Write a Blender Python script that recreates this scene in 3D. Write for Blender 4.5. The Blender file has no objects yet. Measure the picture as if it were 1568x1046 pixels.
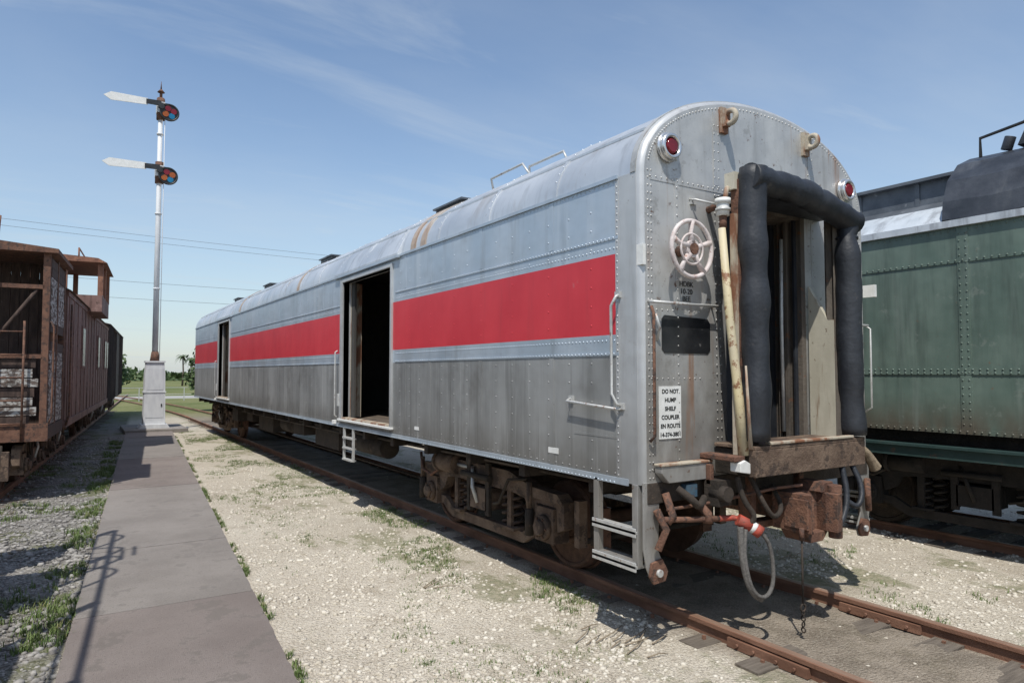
import bpy, math, random
import numpy as np
from mathutils import Vector, Matrix, noise
random.seed(7); rng=np.random.default_rng(7)
scene=bpy.context.scene
COL=scene.collection
RAD=math.radians

# ---------------------------------------------------------------- materials
def lin(c):
    return (c[0],c[1],c[2],1.0)
def M(name,c1,c2,scale=4,stretch=(1,1,1),rough=.6,metal=0.0,bump=.15,bscale=60,
      streak=None,spots=None,zg=None,r2=None,spec=.5,lo=.3,hi=.7):
    m=bpy.data.materials.new(name); m.use_nodes=True
    nt=m.node_tree; N=nt.nodes; L=nt.links
    b=N['Principled BSDF']
    tc=N.new('ShaderNodeTexCoord')
    def nz(sc,st,det=5,ro=.6):
        mp=N.new('ShaderNodeMapping'); mp.inputs['Scale'].default_value=st
        L.new(tc.outputs['Object'],mp.inputs['Vector'])
        n=N.new('ShaderNodeTexNoise'); n.inputs['Scale'].default_value=sc
        n.inputs['Detail'].default_value=det; n.inputs['Roughness'].default_value=ro
        L.new(mp.outputs['Vector'],n.inputs['Vector']); return n.outputs['Fac']
    def ramp(src,a,bb):
        r=N.new('ShaderNodeMapRange'); r.inputs['From Min'].default_value=a; r.inputs['From Max'].default_value=bb
        r.interpolation_type='SMOOTHSTEP'
        L.new(src,r.inputs['Value']); return r.outputs['Result']
    def mix(fac,A,B):
        x=N.new('ShaderNodeMix'); x.data_type='RGBA'
        if isinstance(fac,float): x.inputs[0].default_value=fac
        else: L.new(fac,x.inputs[0])
        for i,v in ((6,A),(7,B)):
            if isinstance(v,tuple): x.inputs[i].default_value=lin(v)
            else: L.new(v,x.inputs[i])
        return x.outputs[2]
    def mul(a,v):
        x=N.new('ShaderNodeMath'); x.operation='MULTIPLY'; L.new(a,x.inputs[0])
        if isinstance(v,float) or isinstance(v,int): x.inputs[1].default_value=v
        else: L.new(v,x.inputs[1])
        return x.outputs[0]
    f=ramp(nz(scale,stretch),lo,hi)
    c=mix(f,c1,c2)
    if zg:   # grime that builds up with height band  (z0,z1,color,amount)
        sp=N.new('ShaderNodeSeparateXYZ'); L.new(tc.outputs['Object'],sp.inputs[0])
        g=ramp(sp.outputs['Z'],zg[0],zg[1])
        g=mul(mul(g,float(zg[3])),ramp(nz(3,(1,1,.4)),.15,.6))
        c=mix(g,c,zg[2])
    if streak:
        for st_ in (streak if isinstance(streak,list) else [streak]):
            s=ramp(nz(st_[2],st_[3],4,.65),st_[4],st_[5])
            c=mix(mul(s,float(st_[1])),c,st_[0])
    if spots:
        for sp_ in (spots if isinstance(spots,list) else [spots]):
            s=ramp(nz(sp_[2],(1,1,1),6,.7),sp_[3],sp_[3]+.06)
            c=mix(mul(s,float(sp_[1])),c,sp_[0])
    L.new(c,b.inputs['Base Color'])
    b.inputs['Roughness'].default_value=rough; b.inputs['Metallic'].default_value=metal
    b.inputs['Specular IOR Level'].default_value=spec
    if r2 is not None:
        rr=N.new('ShaderNodeMapRange'); L.new(f,rr.inputs['Value'])
        rr.inputs['To Min'].default_value=rough; rr.inputs['To Max'].default_value=r2
        L.new(rr.outputs['Result'],b.inputs['Roughness'])
    if bump:
        bp=N.new('ShaderNodeBump'); bp.inputs['Strength'].default_value=bump; bp.inputs['Distance'].default_value=.02
        L.new(nz(bscale,(1,1,1),2 if bscale<5 else 4),bp.inputs['Height']); L.new(bp.outputs['Normal'],b.inputs['Normal'])
    return m

MAT={}
MAT['steel_up']=M('painted_silver_upper',(.42,.49,.56),(.53,.59,.65),1.6,(1,1,.6),.36,.5,.6,2.6,
    streak=[((.25,.27,.285),.4,7,(1,1,.1),.52,.77),((.36,.385,.40),.45,1.2,(1,1,1),.5,.7),((.64,.67,.70),.4,3,(1,1.2,.06),.54,.72)],spots=((.22,.17,.13),.45,14,.68),r2=.48)
MAT['steel_low']=M('weathered_silver_lower',(.29,.292,.287),(.40,.40,.39),2.0,(1,1,.3),.37,.45,.6,2.6,
    streak=[((.14,.137,.128),.5,6,(1,1.2,.05),.50,.74),((.50,.50,.49),.45,15,(1,1.2,.03),.52,.7),((.17,.163,.15),.5,1.1,(1,1,1),.52,.70)],spots=((.12,.1,.085),.45,12,.67),
    zg=(1.70,1.3,(.17,.158,.14),.65),r2=.52)
MAT['steel_roof']=M('roof_silver',(.52,.55,.58),(.66,.685,.71),1.3,(1,.6,1),.32,.55,.6,2.5,
    streak=[((.33,.34,.35),.6,3,(1,2.2,.3),.5,.75),((.36,.31,.27),.4,1.4,(1,1.5,.5),.56,.7)],spots=((.26,.21,.17),.4,9,.67),r2=.46)
MAT['steel_end']=M('end_wall_silver',(.44,.44,.43),(.57,.57,.555),2.6,(1,1,.8),.42,.4,.6,3.0,
    streak=[((.25,.24,.22),.5,7,(1,1,.1),.5,.76),((.31,.16,.085),.7,5,(1,1,.06),.565,.68)],spots=[((.15,.08,.05),.85,13,.62),((.27,.26,.24),.45,4,.57),((.1,.09,.08),.5,30,.64)],
    zg=(2.95,1.5,(.20,.185,.165),.85),r2=.54)
MAT['post']=M('corner_post_silver',(.46,.47,.475),(.56,.565,.565),2.6,(1,1,.4),.42,.38,.6,3.0,
    streak=((.28,.27,.26),.5,7,(1,1,.08),.5,.74),zg=(2.2,1.3,(.24,.235,.225),.7),spots=((.2,.13,.09),.6,16,.65))
MAT['red']=M('red_stripe_paint',(.52,.028,.042),(.60,.042,.055),1.5,(1,1,.5),.45,0,.35,2.2,
    streak=((.34,.035,.04),.35,6,(1,1,.08),.52,.8),spots=((.4,.2,.2),.3,5,.67))
MAT['rustroof']=M('rust_stained_roof',(.40,.29,.21),(.52,.48,.43),2,(1,1,1),.6,.2,.1,20,streak=((.22,.11,.06),.6,4,(1,3,.5),.4,.7))
MAT['rust']=M('rusty_iron',(.10,.048,.032),(.19,.095,.06),9,(1,1,1),.85,0,.5,50,spots=((.05,.034,.028),.8,12,.53))
MAT['spring']=M('dusty_spring',(.045,.03,.022),(.085,.055,.04),9,(1,1,1),.85,0,.3,50)
MAT['rustlight']=M('rust_over_paint',(.42,.37,.29),(.22,.1,.055),6,(1,1,.35),.75,0,.2,40,lo=.45,hi=.6)
MAT['cream']=M('cream_paint',(.54,.51,.42),(.42,.39,.31),4,(1,1,.3),.6,0,.1,20,streak=((.18,.1,.05),.75,7,(1,1,.15),.54,.70),spots=((.12,.07,.045),.8,14,.62))
MAT['yellow']=M('old_yellow_paint',(.6,.5,.27),(.52,.46,.34),4,(1,1,.3),.6,0,.2,20,spots=((.2,.08,.035),.9,9,.54))
MAT['under']=M('dusty_underframe_shade',(.022,.017,.013),(.052,.039,.03),6,(1,1,1),.9,0,.4,40,spots=((.10,.065,.045),.6,7,.6))  # dusty steel, colour lowered further to paint in the under-car shade
MAT['blk']=M('shade_black_running_gear',(.010,.009,.0085),(.026,.021,.018),6,(1,1,1),.9,0,.3,40)  # near-black colour stands in for shade beneath the green car
MAT['truckm']=M('dusty_cast_steel',(.095,.060,.041),(.18,.125,.088),6,(1,1,1),.85,0,.5,45,spots=((.045,.03,.023),.8,5,.51))
MAT['wheelrust']=M('wheel_rust',(.075,.04,.027),(.13,.072,.048),10,(1,1,1),.8,.1,.3,50)
MAT['rubber']=M('black_rubber_canvas',(.012,.014,.019),(.03,.034,.042),4,(1,1,.5),.55,0,.7,6,spots=((.09,.085,.08),.45,9,.63))
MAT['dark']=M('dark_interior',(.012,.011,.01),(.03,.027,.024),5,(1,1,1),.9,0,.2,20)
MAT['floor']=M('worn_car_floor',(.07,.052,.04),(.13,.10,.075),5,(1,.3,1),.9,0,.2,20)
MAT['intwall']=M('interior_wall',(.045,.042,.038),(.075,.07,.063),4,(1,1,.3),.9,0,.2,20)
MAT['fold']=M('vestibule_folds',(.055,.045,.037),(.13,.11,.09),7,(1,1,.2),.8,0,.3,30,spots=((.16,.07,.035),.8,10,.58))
MAT['white']=M('white_paint',(.76,.76,.74),(.66,.66,.63),8,(1,1,1),.5,0,.1,30,spots=((.36,.31,.24),.5,12,.66))
MAT['wheelpaint']=M('pinkish_wheel_paint',(.66,.6,.58),(.5,.42,.4),12,(1,1,1),.6,0,.15,40,spots=((.28,.12,.08),.7,14,.58))
MAT['redlens']=M('red_lens',(.12,.004,.01),(.2,.008,.015),5,rough=.12,bump=0)
MAT['bluelens']=M('blue_lens',(.01,.12,.25),(.01,.16,.3),5,rough=.12,bump=0)
MAT['bluebox']=M('faded_blue_box',(.04,.09,.14),(.07,.11,.14),9,rough=.6,bump=.1,spots=((.08,.06,.05),.8,12,.52))
MAT['orangelens']=M('orange_lens',(.3,.07,.01),(.36,.1,.01),5,rough=.12,bump=0)
MAT['chrome']=M('light_bezel',(.7,.7,.7),(.6,.6,.6),8,rough=.25,metal=.8,bump=0)
MAT['blackpaint']=M('black_paint',(.012,.012,.013),(.03,.03,.03),8,rough=.4,bump=.1)
MAT['winpatch']=M('blanked_window',(.012,.013,.015),(.035,.036,.038),3,rough=.3,bump=.1,bscale=5,spots=((.22,.21,.2),.6,5,.6))
MAT['glass']=M('dark_window',(.01,.011,.013),(.02,.02,.022),3,rough=.25,bump=0,spots=((.12,.11,.1),.5,6,.58))
MAT['galv']=M('galvanised_pipe',(.46,.46,.45),(.57,.57,.55),14,rough=.45,metal=.3,bump=.1,spots=((.22,.11,.07),.75,18,.59))
MAT['redpaint']=M('red_fitting',(.42,.06,.035),(.25,.06,.04),14,rough=.7,bump=.2,spots=((.09,.05,.035),.8,25,.55))
MAT['hose']=M('braided_hose',(.07,.066,.06),(.15,.14,.13),60,rough=.7,bump=.4,bscale=200)
MAT['rope']=M('frayed_rope',(.2,.15,.1),(.32,.25,.17),30,rough=.9,bump=.6,bscale=150)
MAT['green']=M('weathered_green_paint',(.088,.132,.108),(.138,.187,.155),1.8,(1,1,.6),.5,0,.6,2.5,
    streak=[((.05,.07,.058),.6,5,(1,1,.1),.47,.74),((.2,.235,.21),.4,3,(1,1.2,.08),.55,.72)],spots=[((.17,.09,.05),.75,5,.65),((.2,.23,.2),.45,2,.6),((.13,.06,.035),.7,22,.65)],zg=(1.95,1.44,(.09,.07,.05),.9))
MAT['teal']=M('dark_teal_sill',(.016,.04,.037),(.028,.056,.052),4,rough=.6,bump=.1,spots=((.1,.06,.04),.6,8,.6))
MAT['greyroof']=M('pale_grey_roof',(.38,.42,.46),(.5,.54,.58),3,rough=.6,bump=.1,streak=((.2,.21,.23),.7,4,(1,2,.3),.45,.7))
MAT['darkroof']=M('dark_roof',(.055,.065,.08),(.11,.125,.145),3,rough=.55,bump=.15,spots=((.27,.28,.3),.6,5,.62))
MAT['tarp']=M('black_roof_tar',(.02,.024,.032),(.05,.056,.068),3,rough=.45,bump=.4,bscale=6,streak=((.12,.125,.13),.4,3,(1,1,.2),.55,.75))
MAT['mast']=M('mast_silver_paint',(.54,.55,.57),(.64,.65,.66),6,(1,1,.3),.6,0,.05,20)
MAT['woodold']=M('peeling_white_boards',(.42,.41,.39),(.12,.09,.075),6,(1.5,1,3),.85,0,.5,40,lo=.42,hi=.56,spots=((.05,.035,.03),.8,5,.55))
MAT['wooddark']=M('weathered_dark_boards',(.04,.026,.021),(.09,.058,.046),5,(3,3,.5),.9,0,.4,40,spots=((.3,.28,.26),.6,6,.64))
MAT['browncar']=M('faded_brown_steel',(.13,.066,.05),(.225,.132,.11),1.6,(1,1,.5),.75,0,.1,14,
    streak=[((.055,.028,.02),.75,5,(1,1,.1),.47,.68)],spots=[((.32,.2,.17),.55,3,.57),((.05,.028,.021),.85,9,.57),((.3,.27,.25),.6,20,.66)])
MAT['orange']=M('rust_orange_steel',(.3,.14,.085),(.16,.07,.045),5,(1,1,.6),.8,0,.2,30,spots=((.07,.035,.025),.8,9,.56))
MAT['darkcar']=M('dark_boxcar',(.04,.03,.028),(.08,.058,.05),3,(1,1,.4),.8,0,.2,20)
MAT['conc']=M('path_concrete',(.20,.178,.16),(.27,.243,.22),1.1,(1,1,1),.92,0,.6,130,
    spots=[((.11,.1,.09),.55,60,.56),((.44,.41,.37),.5,90,.59),((.15,.134,.12),.5,2.2,.55),((.10,.093,.085),.4,.9,.62)])
MAT['conc2']=M('path_concrete_reddish',(.18,.15,.135),(.24,.205,.185),1.1,(1,1,1),.92,0,.6,130,
    spots=[((.11,.09,.08),.55,60,.56),((.38,.34,.31),.5,90,.6),((.13,.115,.10),.5,2.2,.55)])
MAT['tie']=M('old_tie_timber',(.10,.082,.066),(.17,.143,.115),5,(.6,6,1),.95,0,.7,40)
MAT['rail']=M('rusty_rail',(.14,.066,.04),(.24,.125,.08),8,(1,.3,1),.8,0,.3,60)
MAT['railtop']=M('rail_head',(.26,.15,.10),(.36,.25,.19),6,(1,.2,1),.5,.3,.15,60)
MAT['stone']=M('gravel_stone',(.46,.41,.33),(.68,.635,.55),.9,(9,9,9),.9,0,.3,80,spots=((.28,.245,.2),.85,17,.54))
MAT['ballast']=M('grey_ballast_stone',(.15,.14,.13),(.40,.38,.35),.9,(9,9,9),.9,0,.3,80)
MAT['grass']=M('grass_blades',(.07,.12,.025),(.14,.185,.055),1.2,(3,3,3),.7,0,0,spots=((.28,.24,.12),.7,6,.56))
MAT['twig']=M('dry_twigs',(.22,.17,.12),(.3,.25,.18),9,(1,1,1),.9,0,.2,60)
MAT['leaf']=M('tree_leaves',(.035,.065,.02),(.08,.125,.04),.5,(1,1,1),.7,0,0)
MAT['bark']=M('tree_bark',(.1,.08,.06),(.16,.13,.1),6,(1,1,.3),.9,0,.4,30)
MAT['wire']=M('wire',(.08,.08,.085),(.1,.1,.1),3,bump=0)

# ---------------------------------------------------------------- mesh builder
class MB:
    def __init__(s,remap=None): s.v=[]; s.f=[]; s.m=[]; s.s=[]; s.mats=[]; s.remap=remap or {}
    def mi(s,m):
        m=s.remap.get(m,m)
        if m not in s.mats: s.mats.append(m)
        return s.mats.index(m)
    def face(s,idx,m,sm=False): s.f.append(idx); s.m.append(s.mi(m)); s.s.append(sm)
    def poly(s,pts,m,sm=False):
        o=len(s.v); s.v+= [tuple(p) for p in pts]; s.face(list(range(o,o+len(pts))),m,sm)
    def box(s,x0,x1,y0,y1,z0,z1,m):
        o=len(s.v)
        s.v+=[(x0,y0,z0),(x1,y0,z0),(x1,y1,z0),(x0,y1,z0),(x0,y0,z1),(x1,y0,z1),(x1,y1,z1),(x0,y1,z1)]
        for q in ((3,2,1,0),(4,5,6,7),(0,1,5,4),(1,2,6,5),(2,3,7,6),(3,0,4,7)): s.face([o+i for i in q],m)
    def tube(s,pts,r,m,seg=8,closed=False,caps=True):
        P=[Vector(p) for p in pts]; n=len(P)
        R=r if isinstance(r,(list,tuple)) else [r]*n
        T=[]
        for i in range(n):
            if closed: t=P[(i+1)%n]-P[i-1]
            else: t=P[min(i+1,n-1)]-P[max(i-1,0)]
            T.append(t.normalized())
        up=Vector((0,0,1)) if abs(T[0].z)<.9 else Vector((0,1,0))
        nrm=T[0].cross(up).normalized(); o=len(s.v)
        for i in range(n):
            nrm=(nrm-T[i]*nrm.dot(T[i])).normalized(); b=T[i].cross(nrm)
            for k in range(seg):
                a=2*math.pi*k/seg; s.v.append(tuple(P[i]+(nrm*math.cos(a)+b*math.sin(a))*R[i]))
        for i in range(n if closed else n-1):
            j=(i+1)%n
            for k in range(seg):
                k2=(k+1)%seg
                s.face([o+i*seg+k,o+j*seg+k,o+j*seg+k2,o+i*seg+k2],m,True)
        if caps and not closed:
            s.face([o+k for k in range(seg)],m); s.face([o+(n-1)*seg+k for k in reversed(range(seg))],m)
    def cyl(s,p0,p1,r,m,seg=16,r2=None): s.tube([p0,p1],[r,r if r2 is None else r2],m,seg)
    def ring(s,c,r,t,m,axis='y',seg=32,ts=8,a0=0,a1=360):
        pts=[]; full=(a1-a0)>=360
        k=seg if full else seg+1
        for i in range(k):
            a=RAD(a0+(a1-a0)*i/seg); u,w=math.cos(a)*r,math.sin(a)*r
            if axis=='y': pts.append((c[0]+u,c[1],c[2]+w))
            elif axis=='x': pts.append((c[0],c[1]+u,c[2]+w))
            else: pts.append((c[0]+u,c[1]+w,c[2]))
        s.tube(pts,t,m,ts,closed=full)
    def prism(s,poly,axis,a,b,m):
        def P(u,w,k):
            return (k,u,w) if axis=='x' else ((u,k,w) if axis=='y' else (u,w,k))
        o=len(s.v); n=len(poly)
        s.v+=[P(u,w,a) for u,w in poly]+[P(u,w,b) for u,w in poly]
        s.face([o+i for i in range(n)],m); s.face([o+n+i for i in reversed(range(n))],m)
        for i in range(n):
            j=(i+1)%n; s.face([o+i,o+n+i,o+n+j,o+j],m)
    def rivet(s,p,n,m,r=.011,h=.007):
        n=Vector(n).normalized(); up=Vector((0,0,1)) if abs(n.z)<.8 else Vector((0,1,0))
        u=n.cross(up).normalized(); w=n.cross(u); p=Vector(p); o=len(s.v); K=6
        for rr,hh in ((r,-.001),(r*.72,h*.75)):
            for k in range(K):
                a=2*math.pi*k/K; s.v.append(tuple(p+(u*math.cos(a)+w*math.sin(a))*rr+n*hh))
        s.v.append(tuple(p+n*h))
        for k in range(K):
            k2=(k+1)%K
            s.face([o+k,o+k2,o+K+k2,o+K+k],m,True); s.face([o+K+k,o+K+k2,o+2*K],m,True)
    def build(s,name,parent=None,world=True,bevel=0,recalc=True):
        me=bpy.data.meshes.new(name); me.from_pydata(s.v,[],s.f)
        for m in s.mats: me.materials.append(MAT[m])
        me.polygons.foreach_set('material_index',s.m); me.polygons.foreach_set('use_smooth',s.s)
        me.update()
        if recalc:
            import bmesh
            bm=bmesh.new(); bm.from_mesh(me); bmesh.ops.recalc_face_normals(bm,faces=bm.faces); bm.to_mesh(me); bm.free()
        ob=bpy.data.objects.new(name,me); COL.objects.link(ob)
        if parent:
            ob.parent=parent
            if world: ob.matrix_parent_inverse=parent.matrix_basis.inverted()
        if bevel:
            bv=ob.modifiers.new('bevel','BEVEL'); bv.width=bevel; bv.segments=2; bv.limit_method='ANGLE'; bv.angle_limit=RAD(40)
        return ob
DARKGEAR={'truckm':'blk','under':'blk','galv':'blk','spring':'blk','wheelrust':'under','rust':'under'}  # swaps gear materials for darker ones that paint in the shade
def empty(name,loc=(0,0,0),rz=0):
    e=bpy.data.objects.new(name,None); COL.objects.link(e); e.location=loc; e.rotation_euler=(0,0,rz); e.empty_display_size=.3
    e.matrix_basis=Matrix.Translation(loc)@Matrix.Rotation(rz,4,'Z')
    return e
def text(body,loc,size,parent,mat,rot=(RAD(90),0,0),sp=1.0,off=.0):
    cu=bpy.data.curves.new('lettering','FONT'); cu.body=body; cu.size=size; cu.align_x='CENTER'; cu.space_line=sp; cu.extrude=.0008; cu.offset=off
    ob=bpy.data.objects.new('lettering',cu); COL.objects.link(ob); ob.location=loc; ob.rotation_euler=rot
    cu.materials.append(MAT[mat]); ob.parent=parent; ob.matrix_parent_inverse=parent.matrix_basis.inverted()

# ---------------------------------------------------------------- trucks (bogies)
def truck(mb,xc,yc,zr=.12,wb=1.3,detail=True,fm='truckm'):
    wr=.455; zc=zr+wr
    for dy in (-wb,wb):
        mb.cyl((xc-.95,yc+dy,zc),(xc+.95,yc+dy,zc),.075,'wheelrust',12)
        for sg in (-1,1):
            x=xc+sg*.72
            def W(a,b,r,r2=None,m='wheelrust'): mb.cyl((x+sg*a,yc+dy,zc),(x+sg*b,yc+dy,zc),r,m,40,r2)
            W(-.07,-.045,.485,.48); W(-.045,.065,.458,.452)
            mb.ring((x+sg*.06,yc+dy,zc),.42,.03,'wheelrust','x',40,8)
            mb.ring((x+sg*.062,yc+dy,zc),.17,.035,'wheelrust','x',24,8)
            W(.05,.12,.13,.11)
            xj=xc+sg*1.02
            mb.box(xj-.1,xj+.1,yc+dy-.16,yc+dy+.16,zc-.15,zc+.2,fm)
            mb.cyl((xj+sg*.1,yc+dy,zc),(xj+sg*.15,yc+dy,zc),.13,fm,20,.12)
            mb.cyl((xj+sg*.15,yc+dy,zc),(xj+sg*.19,yc+dy,zc),.085,'truckm',16,.07)
            for k in range(6):
                a=k*math.pi/3; mb.cyl((xj+sg*.15,yc+dy+.1*math.cos(a),zc+.1*math.sin(a)),(xj+sg*.165,yc+dy+.1*math.cos(a),zc+.1*math.sin(a)),.013,'wheelrust',6)
            mb.cyl((xj+sg*.12,yc+dy+.24,.45),(xj+sg*.12,yc+dy+.24,.72),.045,'under',10); mb.cyl((xj+sg*.12,yc+dy+.24,.7),(xj+sg*.12,yc+dy+.24,1.0),.03,fm,10)
    for sg in (-1,1):
        xa,xb=xc+sg*.97,xc+sg*1.09
        w=wb
        top=[(-w-.3,.86),(-w-.22,.93),(-w+.25,.95),(-.62,1.06),(.62,1.06),(w-.25,.95),(w+.22,.93),(w+.3,.86),(w+.3,.6),(w+.19,.55),(w+.17,.79),(w-.17,.79),(w-.2,.6),(w-.32,.66),(w-.4,.8),(.3,.88),(-.3,.88),(-w+.4,.8),(-w+.32,.66),(-w+.2,.6),(-w+.17,.79),(-w-.17,.79),(-w-.19,.55),(-w-.3,.6)]
        mb.prism([(yc+a,b) for a,b in top],'x',xa,xb,fm)
        mb.prism([(yc+a,b+.002) for a,b in top[:4]+top[4:8]+[(w+.3,.84),(-w-.3,.84)]],'x',xb,xb+sg*.03,fm)
        eq=[(-w-.1,.47),(-w-.1,.55),(-w+.3,.53),(-w+.5,.42),(w-.5,.42),(w-.3,.53),(w+.1,.55),(w+.1,.47),(w-.25,.43),(w-.48,.31),(-w+.48,.31),(-w+.25,.43)]
        mb.prism([(yc+a,b) for a,b in eq],'x',xc+sg*1.0,xc+sg*1.06,'truckm')
        for dy in (-.62,.62):
            for off in (0,.17):
                y0=yc+dy+(off if dy<0 else -off)
                pts=[]
                for i in range(60):
                    a=i*2*math.pi/12; pts.append((xc+sg*1.0+.07*math.cos(a),y0+.07*math.sin(a),.44+i*.44/60))
                mb.tube(pts,.018,'spring',6)
            mb.box(xc+sg*1.03-.1,xc+sg*1.03+.1,yc+dy-.12,yc+dy+.28 if dy<0 else yc+dy+.12,.42,.45,fm)
            mb.box(xc+sg*1.06,xc+sg*1.1,yc+dy-.02,yc+dy+.06,.4,.9,fm)
        mb.box(xc+sg*.8,xc+sg*1.16,yc-.2,yc+.2,.55,.8,fm)
        mb.box(xc+sg*1.12,xc+sg*1.16,yc-.26,yc-.18,.5,1.1,'under'); mb.box(xc+sg*1.12,xc+sg*1.16,yc+.18,yc+.26,.5,1.1,'under')
        mb.cyl((xc+sg*1.17,yc-.3,.93),(xc+sg*1.17,yc+.35,.93),.035,'under',10)
        mb.cyl((xc+sg*1.12,yc+.55,1.0),(xc+sg*1.12,yc+.98,1.0),.12,fm,20)
        mb.cyl((xc+sg*1.12,yc+.98,1.0),(xc+sg*1.12,yc+1.03,1.0),.14,fm,20)
        mb.cyl((xc+sg*1.12,yc+.15,1.0),(xc+sg*1.12,yc+.55,1.0),.022,'galv',8)
        mb.tube([(xc+sg*1.14,yc+.15,1.02),(xc+sg*1.2,yc+.05,.8),(xc+sg*1.16,yc+.0,.62)],.022,'galv',8)
        mb.tube([(xc+sg*1.12,yc+1.0,.92),(xc+sg*1.18,yc+1.2,.8),(xc+sg*1.18,yc+1.45,.85),(xc+sg*1.14,yc+1.6,1.05)],.02,'rust',8)
        mb.tube([(xc+sg*1.13,yc-1.0,1.02),(xc+sg*1.17,yc-.7,.98),(xc+sg*1.17,yc-.5,.7),(xc+sg*1.15,yc-.35,.66)],.016,'under',8)
        for dy in (-w-.45,w+.45,-w+.55,w-.55):
            mb.box(xc+sg*.66,xc+sg*.8,yc+dy-.05,yc+dy+.05,.4,.8,'rust')
            mb.tube([(xc+sg*.85,yc+dy,.95),(xc+sg*.85,yc+dy,.45)],.025,'under',8)
        for dy in (-1.75,1.75): mb.box(xc+sg*.95,xc+sg*1.05,yc+dy*1.0-.04,yc+dy+.04,.45,.9,fm)
    for dy in (-w-.45,-w+.55,w-.55,w+.45): mb.cyl((xc-.95,yc+dy,.5),(xc+.95,yc+dy,.5),.03,'under',8)
    mb.box(xc-.9,xc+.9,yc-.22,yc+.22,.6,.95,'under')
    mb.box(xc-.45,xc+.45,yc-w-.1,yc+w+.1,.85,1.0,'under')
    mb.cyl((xc,yc,.9),(xc,yc,1.2),.3,'under',20)

# ================================================================= BAGGAGE CAR
XC=5.185; HW=1.525; X0=XC-HW; X1=XC+HW; Y0=3.874; Y1=27.1
ZS,ZE,ZT=1.285,3.72,4.53
def prof(h=0.0,n=32):
    P=[]
    for i in range(n+1):
        a=math.pi-math.pi*i/n
        P.append((XC+(HW-h)*math.copysign(abs(math.cos(a))**.97,math.cos(a)),ZE+(ZT-ZE-h)*math.sin(a)**.97 if 0<i<n else ZE))
    return P
car=empty('baggage_car',(XC,15.5,0))
D1=(8.80,10.80,1.42,3.60); D2=(20.5,22.2,1.42,3.60)
b=MB()
YS=4.13
zb=[(ZS,2.28,'steel_low'),(2.28,2.452,'steel_up'),(2.452,3.105,'red'),(3.105,3.243,'steel_up'),(3.243,ZE,'steel_up')]
def wallx(xo,xi,ya,yb,z0,z1,m): b.box(min(xo,xi),max(xo,xi),ya,yb,z0,z1,m)
for side,(xo,xi) in enumerate(((X0,X0+.09),(X1,X1-.09))):
    spans=[(YS,D1[0]),(D1[1],D2[0]),(D2[1],Y1-.05)] if side==0 else [(YS,Y1-.05)]
    for ya,yb in spans:
        for z0,z1,m in zb: wallx(xo,xi,ya,yb,z0,z1,m)
    if side==0:
        for d in (D1,D2):
            wallx(xo,xi,d[0],d[1],ZS,d[2],'steel_low'); wallx(xo,xi,d[0],d[1],d[3],ZE,'steel_up')
for yy in ((Y0+.05,YS),):
    for xo,xi in ((X0,X0+.09),(X1,X1-.09)):
        wallx(xo-.003 if xo<XC else xo,xi if xo<XC else xi,yy[0],yy[1],ZS,ZE,'post')
b.build('side_walls',car)
b=MB(); P=prof()
o=len(b.v); n=len(P)
ys=[Y0+.05]+list(np.arange(5.0,Y1,1.2))+[Y1-.05]
for y in ys:
    for i,(x,z) in enumerate(P):
        q=.006*noise.noise(Vector((x*1.5,y*1.1,z*1.5))) if 0<i<n-1 else 0
        b.v.append((x,y,z+q))
for j in range(len(ys)-1):
    for i in range(n-1): b.face([o+j*n+i,o+j*n+i+1,o+(j+1)*n+i+1,o+(j+1)*n+i],'steel_roof',True)
for s_,ye in ((1,Y0),(-1,Y1)):
    prev=None
    for h,dy in ((0,.05),(.006,.028),(.02,.01),(.04,.0)):
        L_=[(X0+h,ye+s_*dy,ZS)]+[(x,ye+s_*dy,z) for x,z in prof(h)]+[(X1-h,ye+s_*dy,ZS)]
        oo=len(b.v); b.v+=L_
        if prev is not None:
            for i in range(len(L_)-1): b.face([prev+i,prev+i+1,oo+i+1,oo+i],'post',True)
        prev=oo
    A=prof(.04,64)
    for (xa,za),(xb,zb_) in zip(A[:-1],A[1:]):
        zlow=ZS
        if s_==1 and xb>4.72 and xa<5.66: zlow=3.56
        b.poly([(xa,ye,zlow),(xb,ye,zlow),(xb,ye,zb_),(xa,ye,za)],'steel_end')
b.build('roof_and_ends',car)
b=MB()
def strap(y0,y1,m,h=.006):
    Q=prof(-h)
    for (xa,za),(xb,zb_) in zip(Q[:-1],Q[1:]):
        b.poly([(xa,y0,za),(xb,y0,zb_),(xb,y1,zb_),(xa,y1,za)],m,True)
    R=prof(0)
    for yy in (y0,y1):
        for i in range(len(Q)-1): b.poly([(Q[i][0],yy,Q[i][1]),(Q[i+1][0],yy,Q[i+1][1]),(R[i+1][0],yy,R[i+1][1]),(R[i][0],yy,R[i][1])],m)
for y in np.arange(5.0,Y1-1,1.2): strap(y-.03,y+.03,'steel_roof',.008)
for y in (7.80,8.10,13.55,19.2): strap(y-.07,y+.07,'rustroof',.012)
strap(Y0+.052,Y0+.11,'steel_end',.009)
b.box(X0-.018,X0,YS,Y1-.06,ZE-.012,ZE+.018,'steel_up')
b.box(X0-.008,X0,YS,D1[0]-.14,2.285,2.31,'steel_up'); b.box(X0-.008,X0,D1[1]+.14,D2[0]-.1,2.285,2.31,'steel_up')
b.box(X0-.008,X0,YS,D1[0]-.14,3.225,3.25,'steel_up'); b.box(X0-.008,X0,D1[1]+.14,D2[0]-.1,3.225,3.25,'steel_up')
b.box(X0-.012,X0,YS-.1,Y1-.06,ZS-.02,ZS+.03,'steel_up')
for k in (5,):
    x_,z_=P[k]; b.box(x_-.012,x_+.004,Y0+.12,Y1-.1,z_-.01,z_+.012,'steel_roof')
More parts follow.
